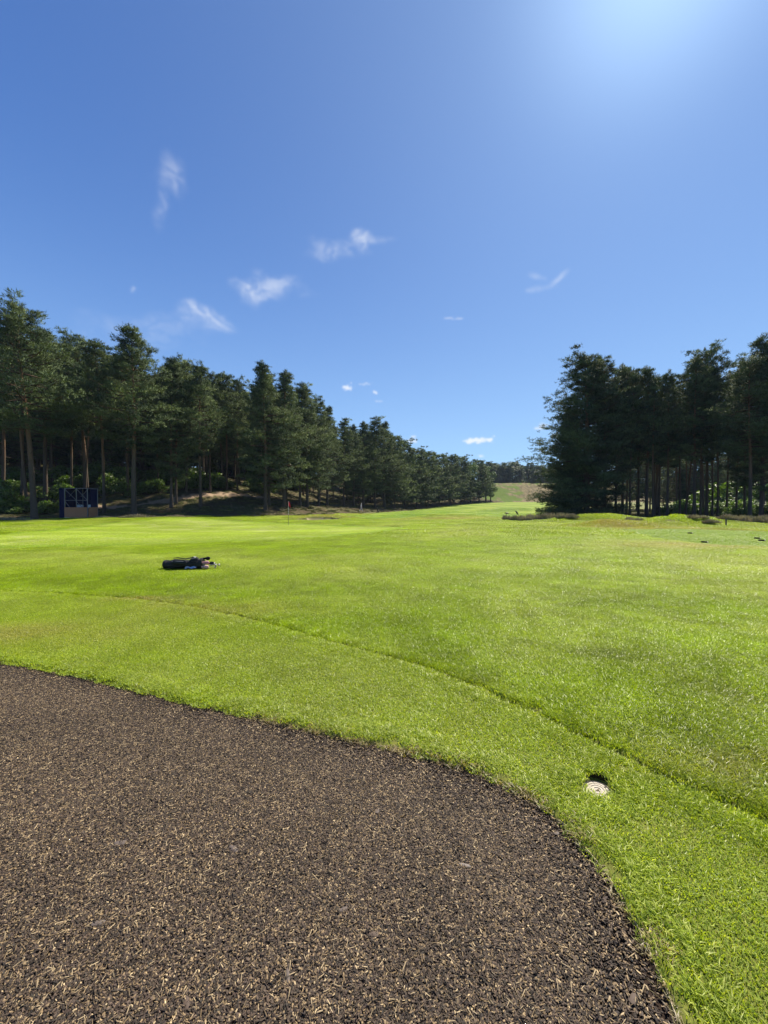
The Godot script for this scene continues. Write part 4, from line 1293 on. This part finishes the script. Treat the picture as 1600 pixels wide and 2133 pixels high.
# distance to tapered capsules joined smoothly, meshed as surface nets
func body_mesh(bones: Array, cell: float, k: float, m: Material) -> MB:
	var lo := Vector3(1e9, 1e9, 1e9)
	var hi := -lo
	for b in bones:
		for e in [[b[0], b[2]], [b[1], b[3]]]:
			lo = lo.min(e[0] - Vector3.ONE * (e[1] + cell * 2))
			hi = hi.max(e[0] + Vector3.ONE * (e[1] + cell * 2))
	var n := Vector3i(((hi - lo) / cell).ceil()) + Vector3i.ONE
	var val := PackedFloat32Array()
	val.resize(n.x * n.y * n.z)
	var who := PackedByteArray()
	who.resize(val.size())
	for z in n.z:
		for y in n.y:
			for x in n.x:
				var p := lo + Vector3(x, y, z) * cell
				var acc := 9.0
				var best := 9.0
				var bi := 0
				for i in bones.size():
					var b: Array = bones[i]
					var a: Vector3 = b[0]
					var ab: Vector3 = b[1] - a
					var t := clampf((p - a).dot(ab) / maxf(ab.length_squared(), 1e-6), 0.0, 1.0)
					var d := p.distance_to(a + ab * t) - lerpf(b[2], b[3], t)
					if d < best:
						best = d; bi = i
					var hh := clampf(0.5 + 0.5 * (acc - d) / k, 0.0, 1.0)
					acc = lerpf(acc, d, hh) - k * hh * (1.0 - hh)
				var id := (z * n.y + y) * n.x + x
				val[id] = acc
				who[id] = bi
	var mb := MB.new()
	var at := {}
	var step := [1, n.x, n.x * n.y]
	for z in n.z - 1:
		for y in n.y - 1:
			for x in n.x - 1:
				var id := (z * n.y + y) * n.x + x
				var sum := Vector3.ZERO
				var cnt := 0
				for e in [[0, 0, 0, 0], [0, 1, 0, 0], [0, 0, 1, 0], [0, 1, 1, 0], [1, 0, 0, 0], [1, 0, 0, 1], [1, 1, 0, 0], [1, 1, 0, 1], [2, 0, 0, 0], [2, 1, 0, 0], [2, 0, 1, 0], [2, 1, 1, 0]]:
					var o := Vector3i.ZERO
					if e[0] == 0: o = Vector3i(0, e[1], e[2])
					elif e[0] == 1: o = Vector3i(e[1], 0, e[3])
					else: o = Vector3i(e[1], e[2], 0)
					var i0: int = id + o.x + o.y * step[1] + o.z * step[2]
					var i1: int = i0 + step[e[0]]
					if (val[i0] < 0.0) != (val[i1] < 0.0):
						var q := Vector3(x, y, z) + Vector3(o)
						q[e[0]] += val[i0] / (val[i0] - val[i1])
						sum += q; cnt += 1
				if cnt:
					var g := Vector3(val[id + 1] - val[id], val[id + step[1]] - val[id], val[id + step[2]] - val[id]).normalized()
					at[id] = mb.vert(lo + sum / cnt * cell, g, bones[who[id]][4])
	for id in at.keys():
		for ax in 3:
			var u: int = step[(ax + 1) % 3]
			var w: int = step[(ax + 2) % 3]
			var i1: int = id + step[ax]
			if (val[id] < 0.0) == (val[i1] < 0.0): continue
			if at.has(id - u) and at.has(id - w) and at.has(id - u - w):
				if val[id] < 0.0: mb.ix.append_array(PackedInt32Array([at[id], at[id - u - w], at[id - u], at[id], at[id - w], at[id - u - w]]))
				else: mb.ix.append_array(PackedInt32Array([at[id], at[id - u], at[id - u - w], at[id], at[id - u - w], at[id - w]]))
	return mb

func build_people() -> void:
	var p := at_d(752, 86.0)
	var t := thing("person", "person in white cap, white shirt and pale trousers walking by the wood", "person", on_ground(p), 0.25)
	var wht := Color(0.72, 0.72, 0.72)
	var tro := Color(0.60, 0.60, 0.62)
	var skn := Color(0.40, 0.24, 0.17)
	var cap := Color(0.78, 0.78, 0.78)
	var V := func(x: float, y: float, z: float) -> Vector3: return Vector3(x, y, z)
	var bones := [
		[V.call(0, 0.95, 0), V.call(0.02, 1.18, 0), 0.145, 0.135, wht],
		[V.call(0.02, 1.18, 0), V.call(0.05, 1.40, 0), 0.14, 0.13, wht],
		[V.call(0.05, 1.41, -0.14), V.call(0.05, 1.41, 0.14), 0.075, 0.075, wht],
		[V.call(0.06, 1.45, 0), V.call(0.08, 1.56, 0), 0.055, 0.055, skn],
		[V.call(0.10, 1.62, 0), V.call(0.105, 1.68, 0), 0.088, 0.095, skn],
		[V.call(0.10, 1.70, 0), V.call(0.10, 1.715, 0), 0.10, 0.098, cap],
		[V.call(0.15, 1.685, 0), V.call(0.23, 1.67, 0), 0.03, 0.02, cap],
		[V.call(0.19, 1.62, 0), V.call(0.205, 1.61, 0), 0.018, 0.016, skn],
		[V.call(0.05, 1.40, 0.18), V.call(-0.06, 1.14, 0.24), 0.06, 0.048, wht],
		[V.call(-0.06, 1.14, 0.24), V.call(0.02, 0.90, 0.25), 0.045, 0.034, skn],
		[V.call(0.05, 1.40, -0.18), V.call(0.12, 1.14, -0.24), 0.06, 0.048, wht],
		[V.call(0.12, 1.14, -0.24), V.call(0.27, 0.96, -0.23), 0.045, 0.034, skn],
		[V.call(0, 0.94, 0.09), V.call(0.20, 0.52, 0.09), 0.098, 0.072, tro],
		[V.call(0.20, 0.52, 0.09), V.call(0.28, 0.10, 0.09), 0.068, 0.05, tro],
		[V.call(0.27, 0.05, 0.09), V.call(0.42, 0.05, 0.09), 0.05, 0.042, wht],
		[V.call(0, 0.94, -0.09), V.call(-0.07, 0.52, -0.09), 0.098, 0.072, tro],
		[V.call(-0.07, 0.52, -0.09), V.call(-0.29, 0.15, -0.09), 0.068, 0.05, tro],
		[V.call(-0.31, 0.11, -0.09), V.call(-0.20, 0.045, -0.09), 0.048, 0.04, wht],
		[V.call(0.02, 0.90, 0.25), V.call(0.03, 0.83, 0.25), 0.036, 0.038, skn],
		[V.call(0.27, 0.96, -0.23), V.call(0.31, 0.90, -0.23), 0.036, 0.038, skn]]
	var mb := body_mesh(bones, 0.03, 0.035, M.cloth)
	for h in [[Vector3(0.03, 0.82, 0.25), Vector3(0.02, -1, 0)], [Vector3(0.315, 0.885, -0.23), Vector3(0.5, -0.85, 0)]]:
		for i in 4:
			var o := Vector3(0.018 * (i - 1.5), 0, 0.0)
			var l: float = [0.070, 0.082, 0.078, 0.062][i]
			mb.tube(PackedVector3Array([h[0] + o, h[0] + o + h[1] * l * 0.6, h[0] + o + h[1] * l + Vector3(0.012, 0.004, 0)]), PackedFloat32Array([0.010, 0.009, 0.007]), PackedColorArray([skn]), 6)
		mb.tube(PackedVector3Array([h[0] + Vector3(0.03, 0.035, 0), h[0] + Vector3(0.055, 0.0, 0), h[0] + Vector3(0.055, -0.03, 0)]), PackedFloat32Array([0.011, 0.010, 0.008]), PackedColorArray([skn]), 6)
	for s in [-1, 1]:
		mb.lathe(PackedVector2Array([Vector2(0, -0.011), Vector2(0.011, 0), Vector2(0, 0.011)]), 8, Transform3D(Basis(), Vector3(0.187, 1.645, 0.034 * s)), Color(0.02, 0.02, 0.02))
		mb.tube(PackedVector3Array([Vector3(0.09, 1.60, 0.095 * s), Vector3(0.085, 1.66, 0.102 * s)]), PackedFloat32Array([0.012, 0.018]), PackedColorArray([skn]), 6)
	mb.box(Vector3(0.196, 1.575, 0), Vector3(0.008, 0.008, 0.045), Color(0.26, 0.10, 0.09))
	part("body", mb.mesh(M.cloth), t)
	part("hair", one(func(m): m.tube(PackedVector3Array([Vector3(0.035, 1.68, 0), Vector3(0.02, 1.61, 0), Vector3(0.03, 1.55, 0)]), PackedFloat32Array([0.07, 0.075, 0.05]), PackedColorArray([Color(0.03, 0.022, 0.016)]), 10), M.knit), t)
	# trolley with an upright bag
	var q := at_d(787, 82.0)
	var c := thing("golf_trolley", "dark golf bag on a two wheeled trolley at the fairway edge", "golf trolley", on_ground(q), 0.5)
	var dk := Color(0.02, 0.022, 0.025)
	part("bag", one(func(m): m.tube(PackedVector3Array([Vector3(0.12, 0.16, 0), Vector3(0.09, 0.3, 0), Vector3(-0.03, 0.75, 0), Vector3(-0.08, 0.95, 0)]), PackedFloat32Array([0.13, 0.15, 0.14, 0.155]), PackedColorArray([dk]), 14), M.nylon), c)
	part("pocket", one(func(m): m.tube(PackedVector3Array([Vector3(0.17, 0.32, 0.0), Vector3(0.15, 0.45, 0.0), Vector3(0.09, 0.68, 0)]), PackedFloat32Array([0.09, 0.12, 0.08]), PackedColorArray([Color(0.30, 0.29, 0.27)]), 10), M.nylon), c, "grey front pocket")
	part("frame", one(func(m): m.tube(PackedVector3Array([Vector3(0.22, 0.08, 0), Vector3(-0.16, 0.55, 0), Vector3(-0.34, 1.0, 0), Vector3(-0.46, 1.04, 0)]), PackedFloat32Array([0.02, 0.02, 0.018, 0.022]), PackedColorArray([Color(0.05, 0.05, 0.05)]), 6), M.steel), c)
	for s in [-1.0, 1.0]:
		part("wheel", one(func(m):
			m.tube(PackedVector3Array([Vector3(-0.05, 0.15, 0.28 * s), Vector3(-0.05, 0.15, 0.33 * s)]), PackedFloat32Array([0.15, 0.15]), PackedColorArray([Color(0.02, 0.02, 0.02)]), 18)
			m.tube(PackedVector3Array([Vector3(-0.05, 0.15, 0), Vector3(-0.05, 0.15, 0.35 * s)]), PackedFloat32Array([0.014, 0.03]), PackedColorArray([Color(0.3, 0.3, 0.3)]), 8), M.rubber), c)
	for i in 5:
		part("club_head", one(func(m): m.tube(PackedVector3Array([Vector3(-0.08, 0.94, -0.08 + 0.04 * i), Vector3(-0.13 - 0.01 * i, 1.12, -0.09 + 0.045 * i), Vector3(-0.10, 1.16, -0.09 + 0.05 * i)]), PackedFloat32Array([0.006, 0.006, 0.035]), PackedColorArray([Color(0.2, 0.2, 0.2)]), 6), M.steel), c)

func build_crows() -> void:
	for q in [[1077, 39.3, 1.0, 0.35, "black crow perched upright on the low heather ridge"], [1056, 39.6, 0.92, -0.55, "black crow stooping low on the heather ridge"]]:
		var p := at_d(q[0], q[1])
		var t := thing("crow", q[4], "crow", on_ground(p, 0.46 if q[3] > 0 else 0.44), PI, "crows on the heather ridge")
		t.scale = Vector3.ONE * q[2]
		var up: float = q[3]
		var blk := Color(0.010, 0.010, 0.012)
		var dirv := Vector3(cos(0.55 + up), sin(0.55 + up), 0)
		var nrm := Vector3(-dirv.y, dirv.x, 0)
		var c0 := Vector3(0, 0.20, 0)
		var bones := [
			[c0 - dirv * 0.08, c0 + dirv * 0.07, 0.075, 0.085, blk],
			[c0 + dirv * 0.08 + nrm * 0.01, c0 + dirv * 0.17 + nrm * 0.02, 0.06, 0.045, blk],
			[c0 + dirv * 0.20 + nrm * 0.0, c0 + dirv * 0.21 + Vector3(0.012, 0, 0), 0.044, 0.042, blk],
			[c0 - dirv * 0.08, c0 - dirv * 0.19 - nrm * 0.01, 0.06, 0.03, blk]]
		var mb := body_mesh(bones, 0.014, 0.03, M.feather)
		var hd := c0 + dirv * 0.21
		mb.tube(PackedVector3Array([hd + Vector3(0.03, 0.0, 0), hd + Vector3(0.07, -0.004, 0), hd + Vector3(0.10, -0.016, 0)]), PackedFloat32Array([0.018, 0.012, 0.003]), PackedColorArray([Color(0.02, 0.02, 0.02)]), 8)
		part("body", mb.mesh(M.feather), t)
		part("tail", one(func(m): m.tube(PackedVector3Array([c0 - dirv * 0.16, c0 - dirv * 0.26, c0 - dirv * 0.34]), PackedFloat32Array([0.03, 0.045, 0.04]), PackedColorArray([blk]), 8, true, 0.3), M.feather), t)
		for s in [-1.0, 1.0]:
			part("wing", one(func(m): m.tube(PackedVector3Array([c0 + dirv * 0.08 + Vector3(0, 0, 0.07 * s), c0 - dirv * 0.05 + Vector3(0, 0, 0.085 * s), c0 - dirv * 0.26 + Vector3(0, 0, 0.03 * s)]), PackedFloat32Array([0.03, 0.06, 0.012]), PackedColorArray([blk * 1.3]), 8, true, 0.5), M.feather), t)
			part("leg", one(func(m): m.tube(PackedVector3Array([c0 + Vector3(0, -0.06, 0.035 * s), Vector3(0.015, 0.06, 0.04 * s), Vector3(0.0, 0.0, 0.04 * s), Vector3(0.04, -0.004, 0.045 * s)]), PackedFloat32Array([0.016, 0.006, 0.006, 0.005]), PackedColorArray([blk]), 6), M.feather), t)

# ------------------------------------------------------------------ sky
func make_sky() -> ImageTexture:
	var w0 := 272          # 256 columns and eight more on either side, so that the sky closes without a seam
	var h0 := 128
	var data := PackedFloat32Array()
	data.resize(w0 * h0 * 3)
	for j in h0:
		var el := PI * (0.5 - (j + 0.5) / h0)
		var se := sin(el)
		for i in w0:
			var az := TAU * (i - 8 + 0.5) / 256.0
			var d := Vector3(sin(az) * cos(el), se, -cos(az) * cos(el))
			var c: Vector3
			if se < 0.0:
				c = Vector3(0.10, 0.13, 0.06)
			else:
				var cg := d.dot(sun_dir)
				var t := pow(1.0 - se, 3.1)
				c = Vector3(0.034, 0.112, 0.385).lerp(Vector3(0.50, 0.82, 1.12), t)
				var mid := pow(1.0 - se, 1.4) * (1.0 - t)
				c += Vector3(0.055, 0.16, 0.46) * mid
				var haze := pow(maxf(0.0, cg), 3.2) * 0.62 + pow(maxf(0.0, cg), 16.0) * 0.35 + pow(maxf(0.0, cg), 90.0) * 1.5
				c += Vector3(0.215, 0.285, 0.325) * haze
			var k := (j * w0 + i) * 3
			data[k] = c.x; data[k + 1] = c.y; data[k + 2] = c.z
	var im := Image.create_from_data(w0, h0, false, Image.FORMAT_RGBF, data.to_byte_array())
	im.resize(2176, 1024, Image.INTERPOLATE_CUBIC)
	im = im.get_region(Rect2i(64, 0, 2048, 1024))
	# clouds: column and row in the photograph, half width, half height (photograph pixels), turn, strength, feathering
	var cl := [
		[354, 370, 26, 24, 0.5, 0.28, 1.0], [338, 420, 11, 36, 0.15, 0.20, 1.0],
		[552, 600, 58, 19, -0.16, 0.50, 1.0], [528, 616, 20, 18, 0.6, 0.30, 1.0], [430, 660, 52, 22, 0.14, 0.50, 1.0], [310, 690, 100, 30, -0.2, 0.14, 1.0],
		[685, 523, 50, 17, 0.05, 0.36, 1.0], [750, 499, 22, 14, -0.15, 0.55, 1.0], [785, 498, 30, 6, 0.05, 0.25, 1.0],
		[724, 808, 10, 6, -0.4, 0.95, 0.6], [761, 800, 12, 3, -0.1, 0.4, 0.6], [781, 818, 6, 4, 0, 0.95, 0.6], [789, 836, 10, 2.5, 0, 0.4, 0.6],
		[1001, 917, 30, 5.5, 0.0, 1.0, 0.4], [985, 918, 12, 5, 0.0, 0.9, 0.4], [858, 918, 12, 4.5, 0, 0.95, 0.5], [861, 910, 5, 2.5, 0, 0.6, 0.5], [1003, 950, 8, 2.5, 0, 0.7, 0.5],
		[1122, 576, 16, 6, 0.4, 0.5, 0.8], [1164, 577, 18, 6, -0.5, 0.55, 0.8], [1122, 601, 22, 6, 0.1, 0.45, 0.8], [1126, 889, 12, 6, -0.2, 0.8, 0.6], [940, 663, 20, 2, 0.1, 0.4, 0.5], [277, 603, 8, 3, -0.9, 0.25, 0.6]]
	var nz := FastNoiseLite.new()
	nz.seed = 5
	nz.noise_type = FastNoiseLite.TYPE_SIMPLEX_SMOOTH
	nz.fractal_octaves = 4
	nz.fractal_gain = 0.42
	nz.frequency = 1.0
	for c in cl:
		var d := ray(c[0], c[1]).normalized()
		var right := d.cross(Vector3.UP).normalized()
		var up := right.cross(d)
		var stretch := 1.0 / sqrt(1.0 + pow((c[0] - 800.0) / FPX, 2.0) + pow((1052.0 - c[1]) / FPX, 2.0))
		var hw: float = c[2] / FPX * stretch
		var hh: float = c[3] / FPX * stretch
		var reach := maxf(hw, hh) * 2.6
		var u0 := atan2(d.x, -d.z) / TAU * 2048.0
		var v0 := (0.5 - asin(d.y) / PI) * 1024.0
		var du := int(reach / cos(asin(d.y)) / TAU * 2048.0) + 2
		var dv := int(reach / PI * 1024.0) + 2
		for v in range(int(v0) - dv, int(v0) + dv + 1):
			for u in range(int(u0) - du, int(u0) + du + 1):
				var az := TAU * (u + 0.5) / 2048.0
				var el := PI * (0.5 - (v + 0.5) / 1024.0)
				var q := Vector3(sin(az) * cos(el), sin(el), -cos(az) * cos(el))
				var a := Vector2(q.dot(right), q.dot(up)).rotated(c[4])
				var soft: float = c[6]
				var sc := 11.0 if soft > 0.7 else 70.0
				var wx := nz.get_noise_2d(a.x * sc + c[0], a.y * sc * 1.5) * 0.9
				var wy := nz.get_noise_2d(a.x * sc + 50.0, a.y * sc * 1.5 + c[1]) * 0.9
				var e := Vector2(a.x / hw + wx, a.y / hh + wy)
				var r := e.length()
				var den := 1.0 - smoothstep(0.0 if soft > 0.7 else 1.0 - soft, 1.6 if soft > 0.7 else 1.2, r)
				if den <= 0.0: continue
				var f := nz.get_noise_2d(a.x * sc * 1.3 + wy * 2.0 + 7.0, a.y * sc * 2.2 + wx * 2.0)
				den *= clampf(0.66 + f * 0.75, 0.0, 1.2) if soft > 0.7 else clampf(0.85 + f * 0.5, 0.3, 1.0)
				den *= minf(1.0, c[5]) * (0.85 if soft > 0.7 else 0.95)
				var px := posmod(u, 2048)
				var o := im.get_pixel(px, v)
				im.set_pixel(px, v, o.lerp(Color(0.93, 0.98, 1.06), clampf(den, 0.0, 0.97)))
	return ImageTexture.create_from_image(im)

# ------------------------------------------------------------------ scene
func _ready() -> void:
	# camera
	var cam := Camera3D.new()
	cam.name = "camera"
	cam.position = Vector3(0, EYE, 0)
	cam.rotation_degrees = Vector3(PITCH, 0, 0)
	cam.fov = rad_to_deg(2.0 * atan(1066.5 / FPX))
	cam.near = 0.05
	cam.far = 2500.0
	add_child(cam)
	# sun and sky
	sun_dir = ray(1405.0, -200.0).normalized()
	var sun := DirectionalLight3D.new()
	sun.name = "sun"
	sun.light_energy = 1.6
	sun.light_color = Color(1.0, 0.955, 0.88)
	sun.light_angular_distance = 0.53
	sun.shadow_enabled = true
	add_child(sun)
	sun.look_at_from_position(sun_dir * 50.0, Vector3.ZERO, Vector3.UP)
	var env := Environment.new()
	env.background_mode = Environment.BG_SKY
	var sky := Sky.new()
	var sm := PanoramaSkyMaterial.new()
	sm.panorama = make_sky()
	sm.energy_multiplier = 0.45
	sky.sky_material = sm
	env.sky = sky
	env.tonemap_mode = Environment.TONE_MAPPER_LINEAR
	env.tonemap_exposure = 2.25
	env.fog_enabled = true
	env.fog_density = 0.00013
	env.fog_light_color = Color(0.80, 0.88, 1.0)
	env.sdfgi_enabled = true
	env.ssao_enabled = true
	env.ssil_enabled = true
	var we := WorldEnvironment.new()
	we.name = "world_environment"
	we.environment = env
	add_child(we)
	print("sky ", Time.get_ticks_msec())
	# noises
	for q in [[n_wide, 3, 0.045, 3], [n_mid, 4, 0.16, 4], [n_fine, 6, 0.9, 3]]:
		q[0].seed = q[1]
		q[0].noise_type = FastNoiseLite.TYPE_SIMPLEX_SMOOTH
		q[0].frequency = q[2]
		q[0].fractal_octaves = q[3]
	# materials
	var grain := noise_tex(1, 0.12, [Color(0.70, 0.70, 0.70), Color(1, 1, 1)])
	mat("turf", 0.9, 0.3).albedo_texture = grain
	mat("mown", 0.85, 0.2).albedo_texture = noise_tex(9, 0.05, [Color(0.84, 0.84, 0.84), Color(1, 1, 1)])
	mat("heath", 0.95, 0.2).albedo_texture = noise_tex(2, 0.10, [Color(0.5, 0.5, 0.5), Color(1, 1, 1)])
	mat("sand", 0.95, 0.2).albedo_texture = grain
	mat("soil", 1.0, 0.2)
	for k in ["turf", "mown", "heath", "sand"]:
		M[k].uv1_triplanar = true
		M[k].uv1_world_triplanar = true
		M[k].uv1_scale = Vector3.ONE * (0.9 if k != "mown" else 0.35)
	var bl := mat("blade", 0.40, 0.40)
	bl.backlight_enabled = true
	bl.backlight = Color(1.0, 1.0, 0.5)
	bl.cull_mode = BaseMaterial3D.CULL_DISABLED
	mat("chip", 0.75, 0.4)
	var bk := mat("bark", 0.95, 0.25)
	bk.albedo_texture = noise_tex(3, 0.06, [Color(0.45, 0.45, 0.45), Color(1, 1, 1)])
	bk.uv1_triplanar = true
	bk.uv1_scale = Vector3(1.6, 0.5, 1.6)
	var nd := mat("needle", 0.75, 0.22)
	nd.backlight_enabled = true
	nd.backlight = Color(0.55, 0.55, 0.38)
	nd.cull_mode = BaseMaterial3D.CULL_DISABLED
	var lf := mat("leaf", 0.5, 0.45)
	lf.backlight_enabled = true
	lf.backlight = Color(0.85, 0.9, 0.5)
	lf.cull_mode = BaseMaterial3D.CULL_DISABLED
	var tw := mat("twig", 0.9, 0.2)
	tw.cull_mode = BaseMaterial3D.CULL_DISABLED
	tw.backlight_enabled = true
	tw.backlight = Color(0.5, 0.5, 0.4)
	mat("panel", 0.8, 0.2)
	mat("steel", 0.45, 0.5).metallic = 0.3
	var ply := mat("ply", 0.8, 0.3)
	ply.albedo_texture = noise_tex(8, 0.03, [Color(0.72, 0.72, 0.72), Color(1, 1, 1)], 256)
	ply.uv1_triplanar = true
	ply.uv1_scale = Vector3(0.6, 4.0, 0.6)
	mat("paint", 0.4, 0.5)
	var cl := mat("cloth", 0.85, 0.3)
	cl.backlight_enabled = true
	cl.backlight = Color(0.7, 0.7, 0.7)
	var pl := mat("plastic", 0.7, 0.3)
	pl.albedo_texture = noise_tex(12, 0.05, [Color(0.55, 0.50, 0.42), Color(1, 1, 1)], 256)
	pl.uv1_triplanar = true
	pl.uv1_scale = Vector3.ONE * 9.0
	mat("nylon", 0.55, 0.4)
	mat("rubber", 0.7, 0.4)
	mat("knit", 0.95, 0.2)
	mat("feather", 0.5, 0.4)
	mat("pane", 0.3, 0.5)
	# layout of the ground, from the photograph's edges on level ground
	treeline = PackedVector2Array([Vector2(-140, -26), Vector2(-90, -38), Vector2(-60, -48), Vector2(-40, -52), Vector2(-28, -57), Vector2(-19, -62), Vector2(-13, -76), Vector2(-6, -97), Vector2(0, -113), Vector2(8, -138), Vector2(20, -162), Vector2(38, -185), Vector2(56, -198), Vector2(52, -240), Vector2(48, -330)])
	path_edge.append(Vector2(-14, -7.4))
	for q in [[0, 1375], [150, 1400], [400, 1461], [650, 1516], [850, 1561], [1000, 1602], [1100, 1653], [1180, 1714], [1260, 1806], [1330, 1925], [1380, 2030], [1418, 2133]]:
		path_edge.append(gp(q[0], q[1]))
	path_edge.append_array(PackedVector2Array([Vector2(0.98, -0.6), Vector2(1.02, 0.2), Vector2(1.0, 3.0), Vector2(0.8, 12.0)]))
	turf_step.append(Vector2(-16, -7.9))
	for q in [[0, 1231], [130, 1237], [285, 1247], [400, 1263], [500, 1284], [600, 1309], [700, 1339], [800, 1365], [900, 1394], [1000, 1433], [1100, 1477], [1200, 1527], [1300, 1579], [1450, 1645], [1600, 1712]]:
		turf_step.append(gp(q[0], q[1]))
	turf_step.append_array(PackedVector2Array([Vector2(2.35, -1.3), Vector2(2.9, -0.4), Vector2(4.0, 3.0), Vector2(7.0, 12.0)]))
	sprinkler_at = gp(1245, 1646, -0.03)
	for q in [[-420, 1160], [-200, 1152], [0, 1147], [300, 1141], [450, 1135], [600, 1128], [700, 1121], [790, 1112], [845, 1105], [856, 1100], [820, 1097], [760, 1094.5], [650, 1091], [520, 1087.5], [400, 1084.5], [320, 1086], [220, 1091], [130, 1099], [50, 1108], [0, 1114], [-200, 1128], [-420, 1140]]:
		green_shape.append(gp(q[0], q[1], -0.1))
	for q in [[1290, 1104], [1400, 1103], [1510, 1104.5], [1600, 1108], [1750, 1111], [1850, 1145], [1600, 1139], [1500, 1136], [1420, 1129], [1340, 1117]]:
		tee_shape.append(gp(q[0], q[1], 0.0))
	fairway_shape = PackedVector2Array([Vector2(-7, -55), Vector2(-3, -66), Vector2(-1.5, -82), Vector2(4, -104), Vector2(17, -142), Vector2(33, -170), Vector2(52, -190), Vector2(70, -212), Vector2(105, -212), Vector2(90, -170), Vector2(55, -120), Vector2(36, -86), Vector2(24, -62), Vector2(15, -50), Vector2(11, -54), Vector2(3, -49), Vector2(-2, -45)])
	track = PackedVector2Array([Vector2(-46, -55), Vector2(-36, -55), Vector2(-30, -60), Vector2(-25, -65), Vector2(-22, -72)])
	build_ground()
	build_trees()
	build_shrubs()
	build_grass()
	build_bark()
	build_shelter()
	build_flag()
	build_sprinkler()
	build_golf_bag()
	build_tee()
	build_people()
	build_crows()
	print("done ", Time.get_ticks_msec())
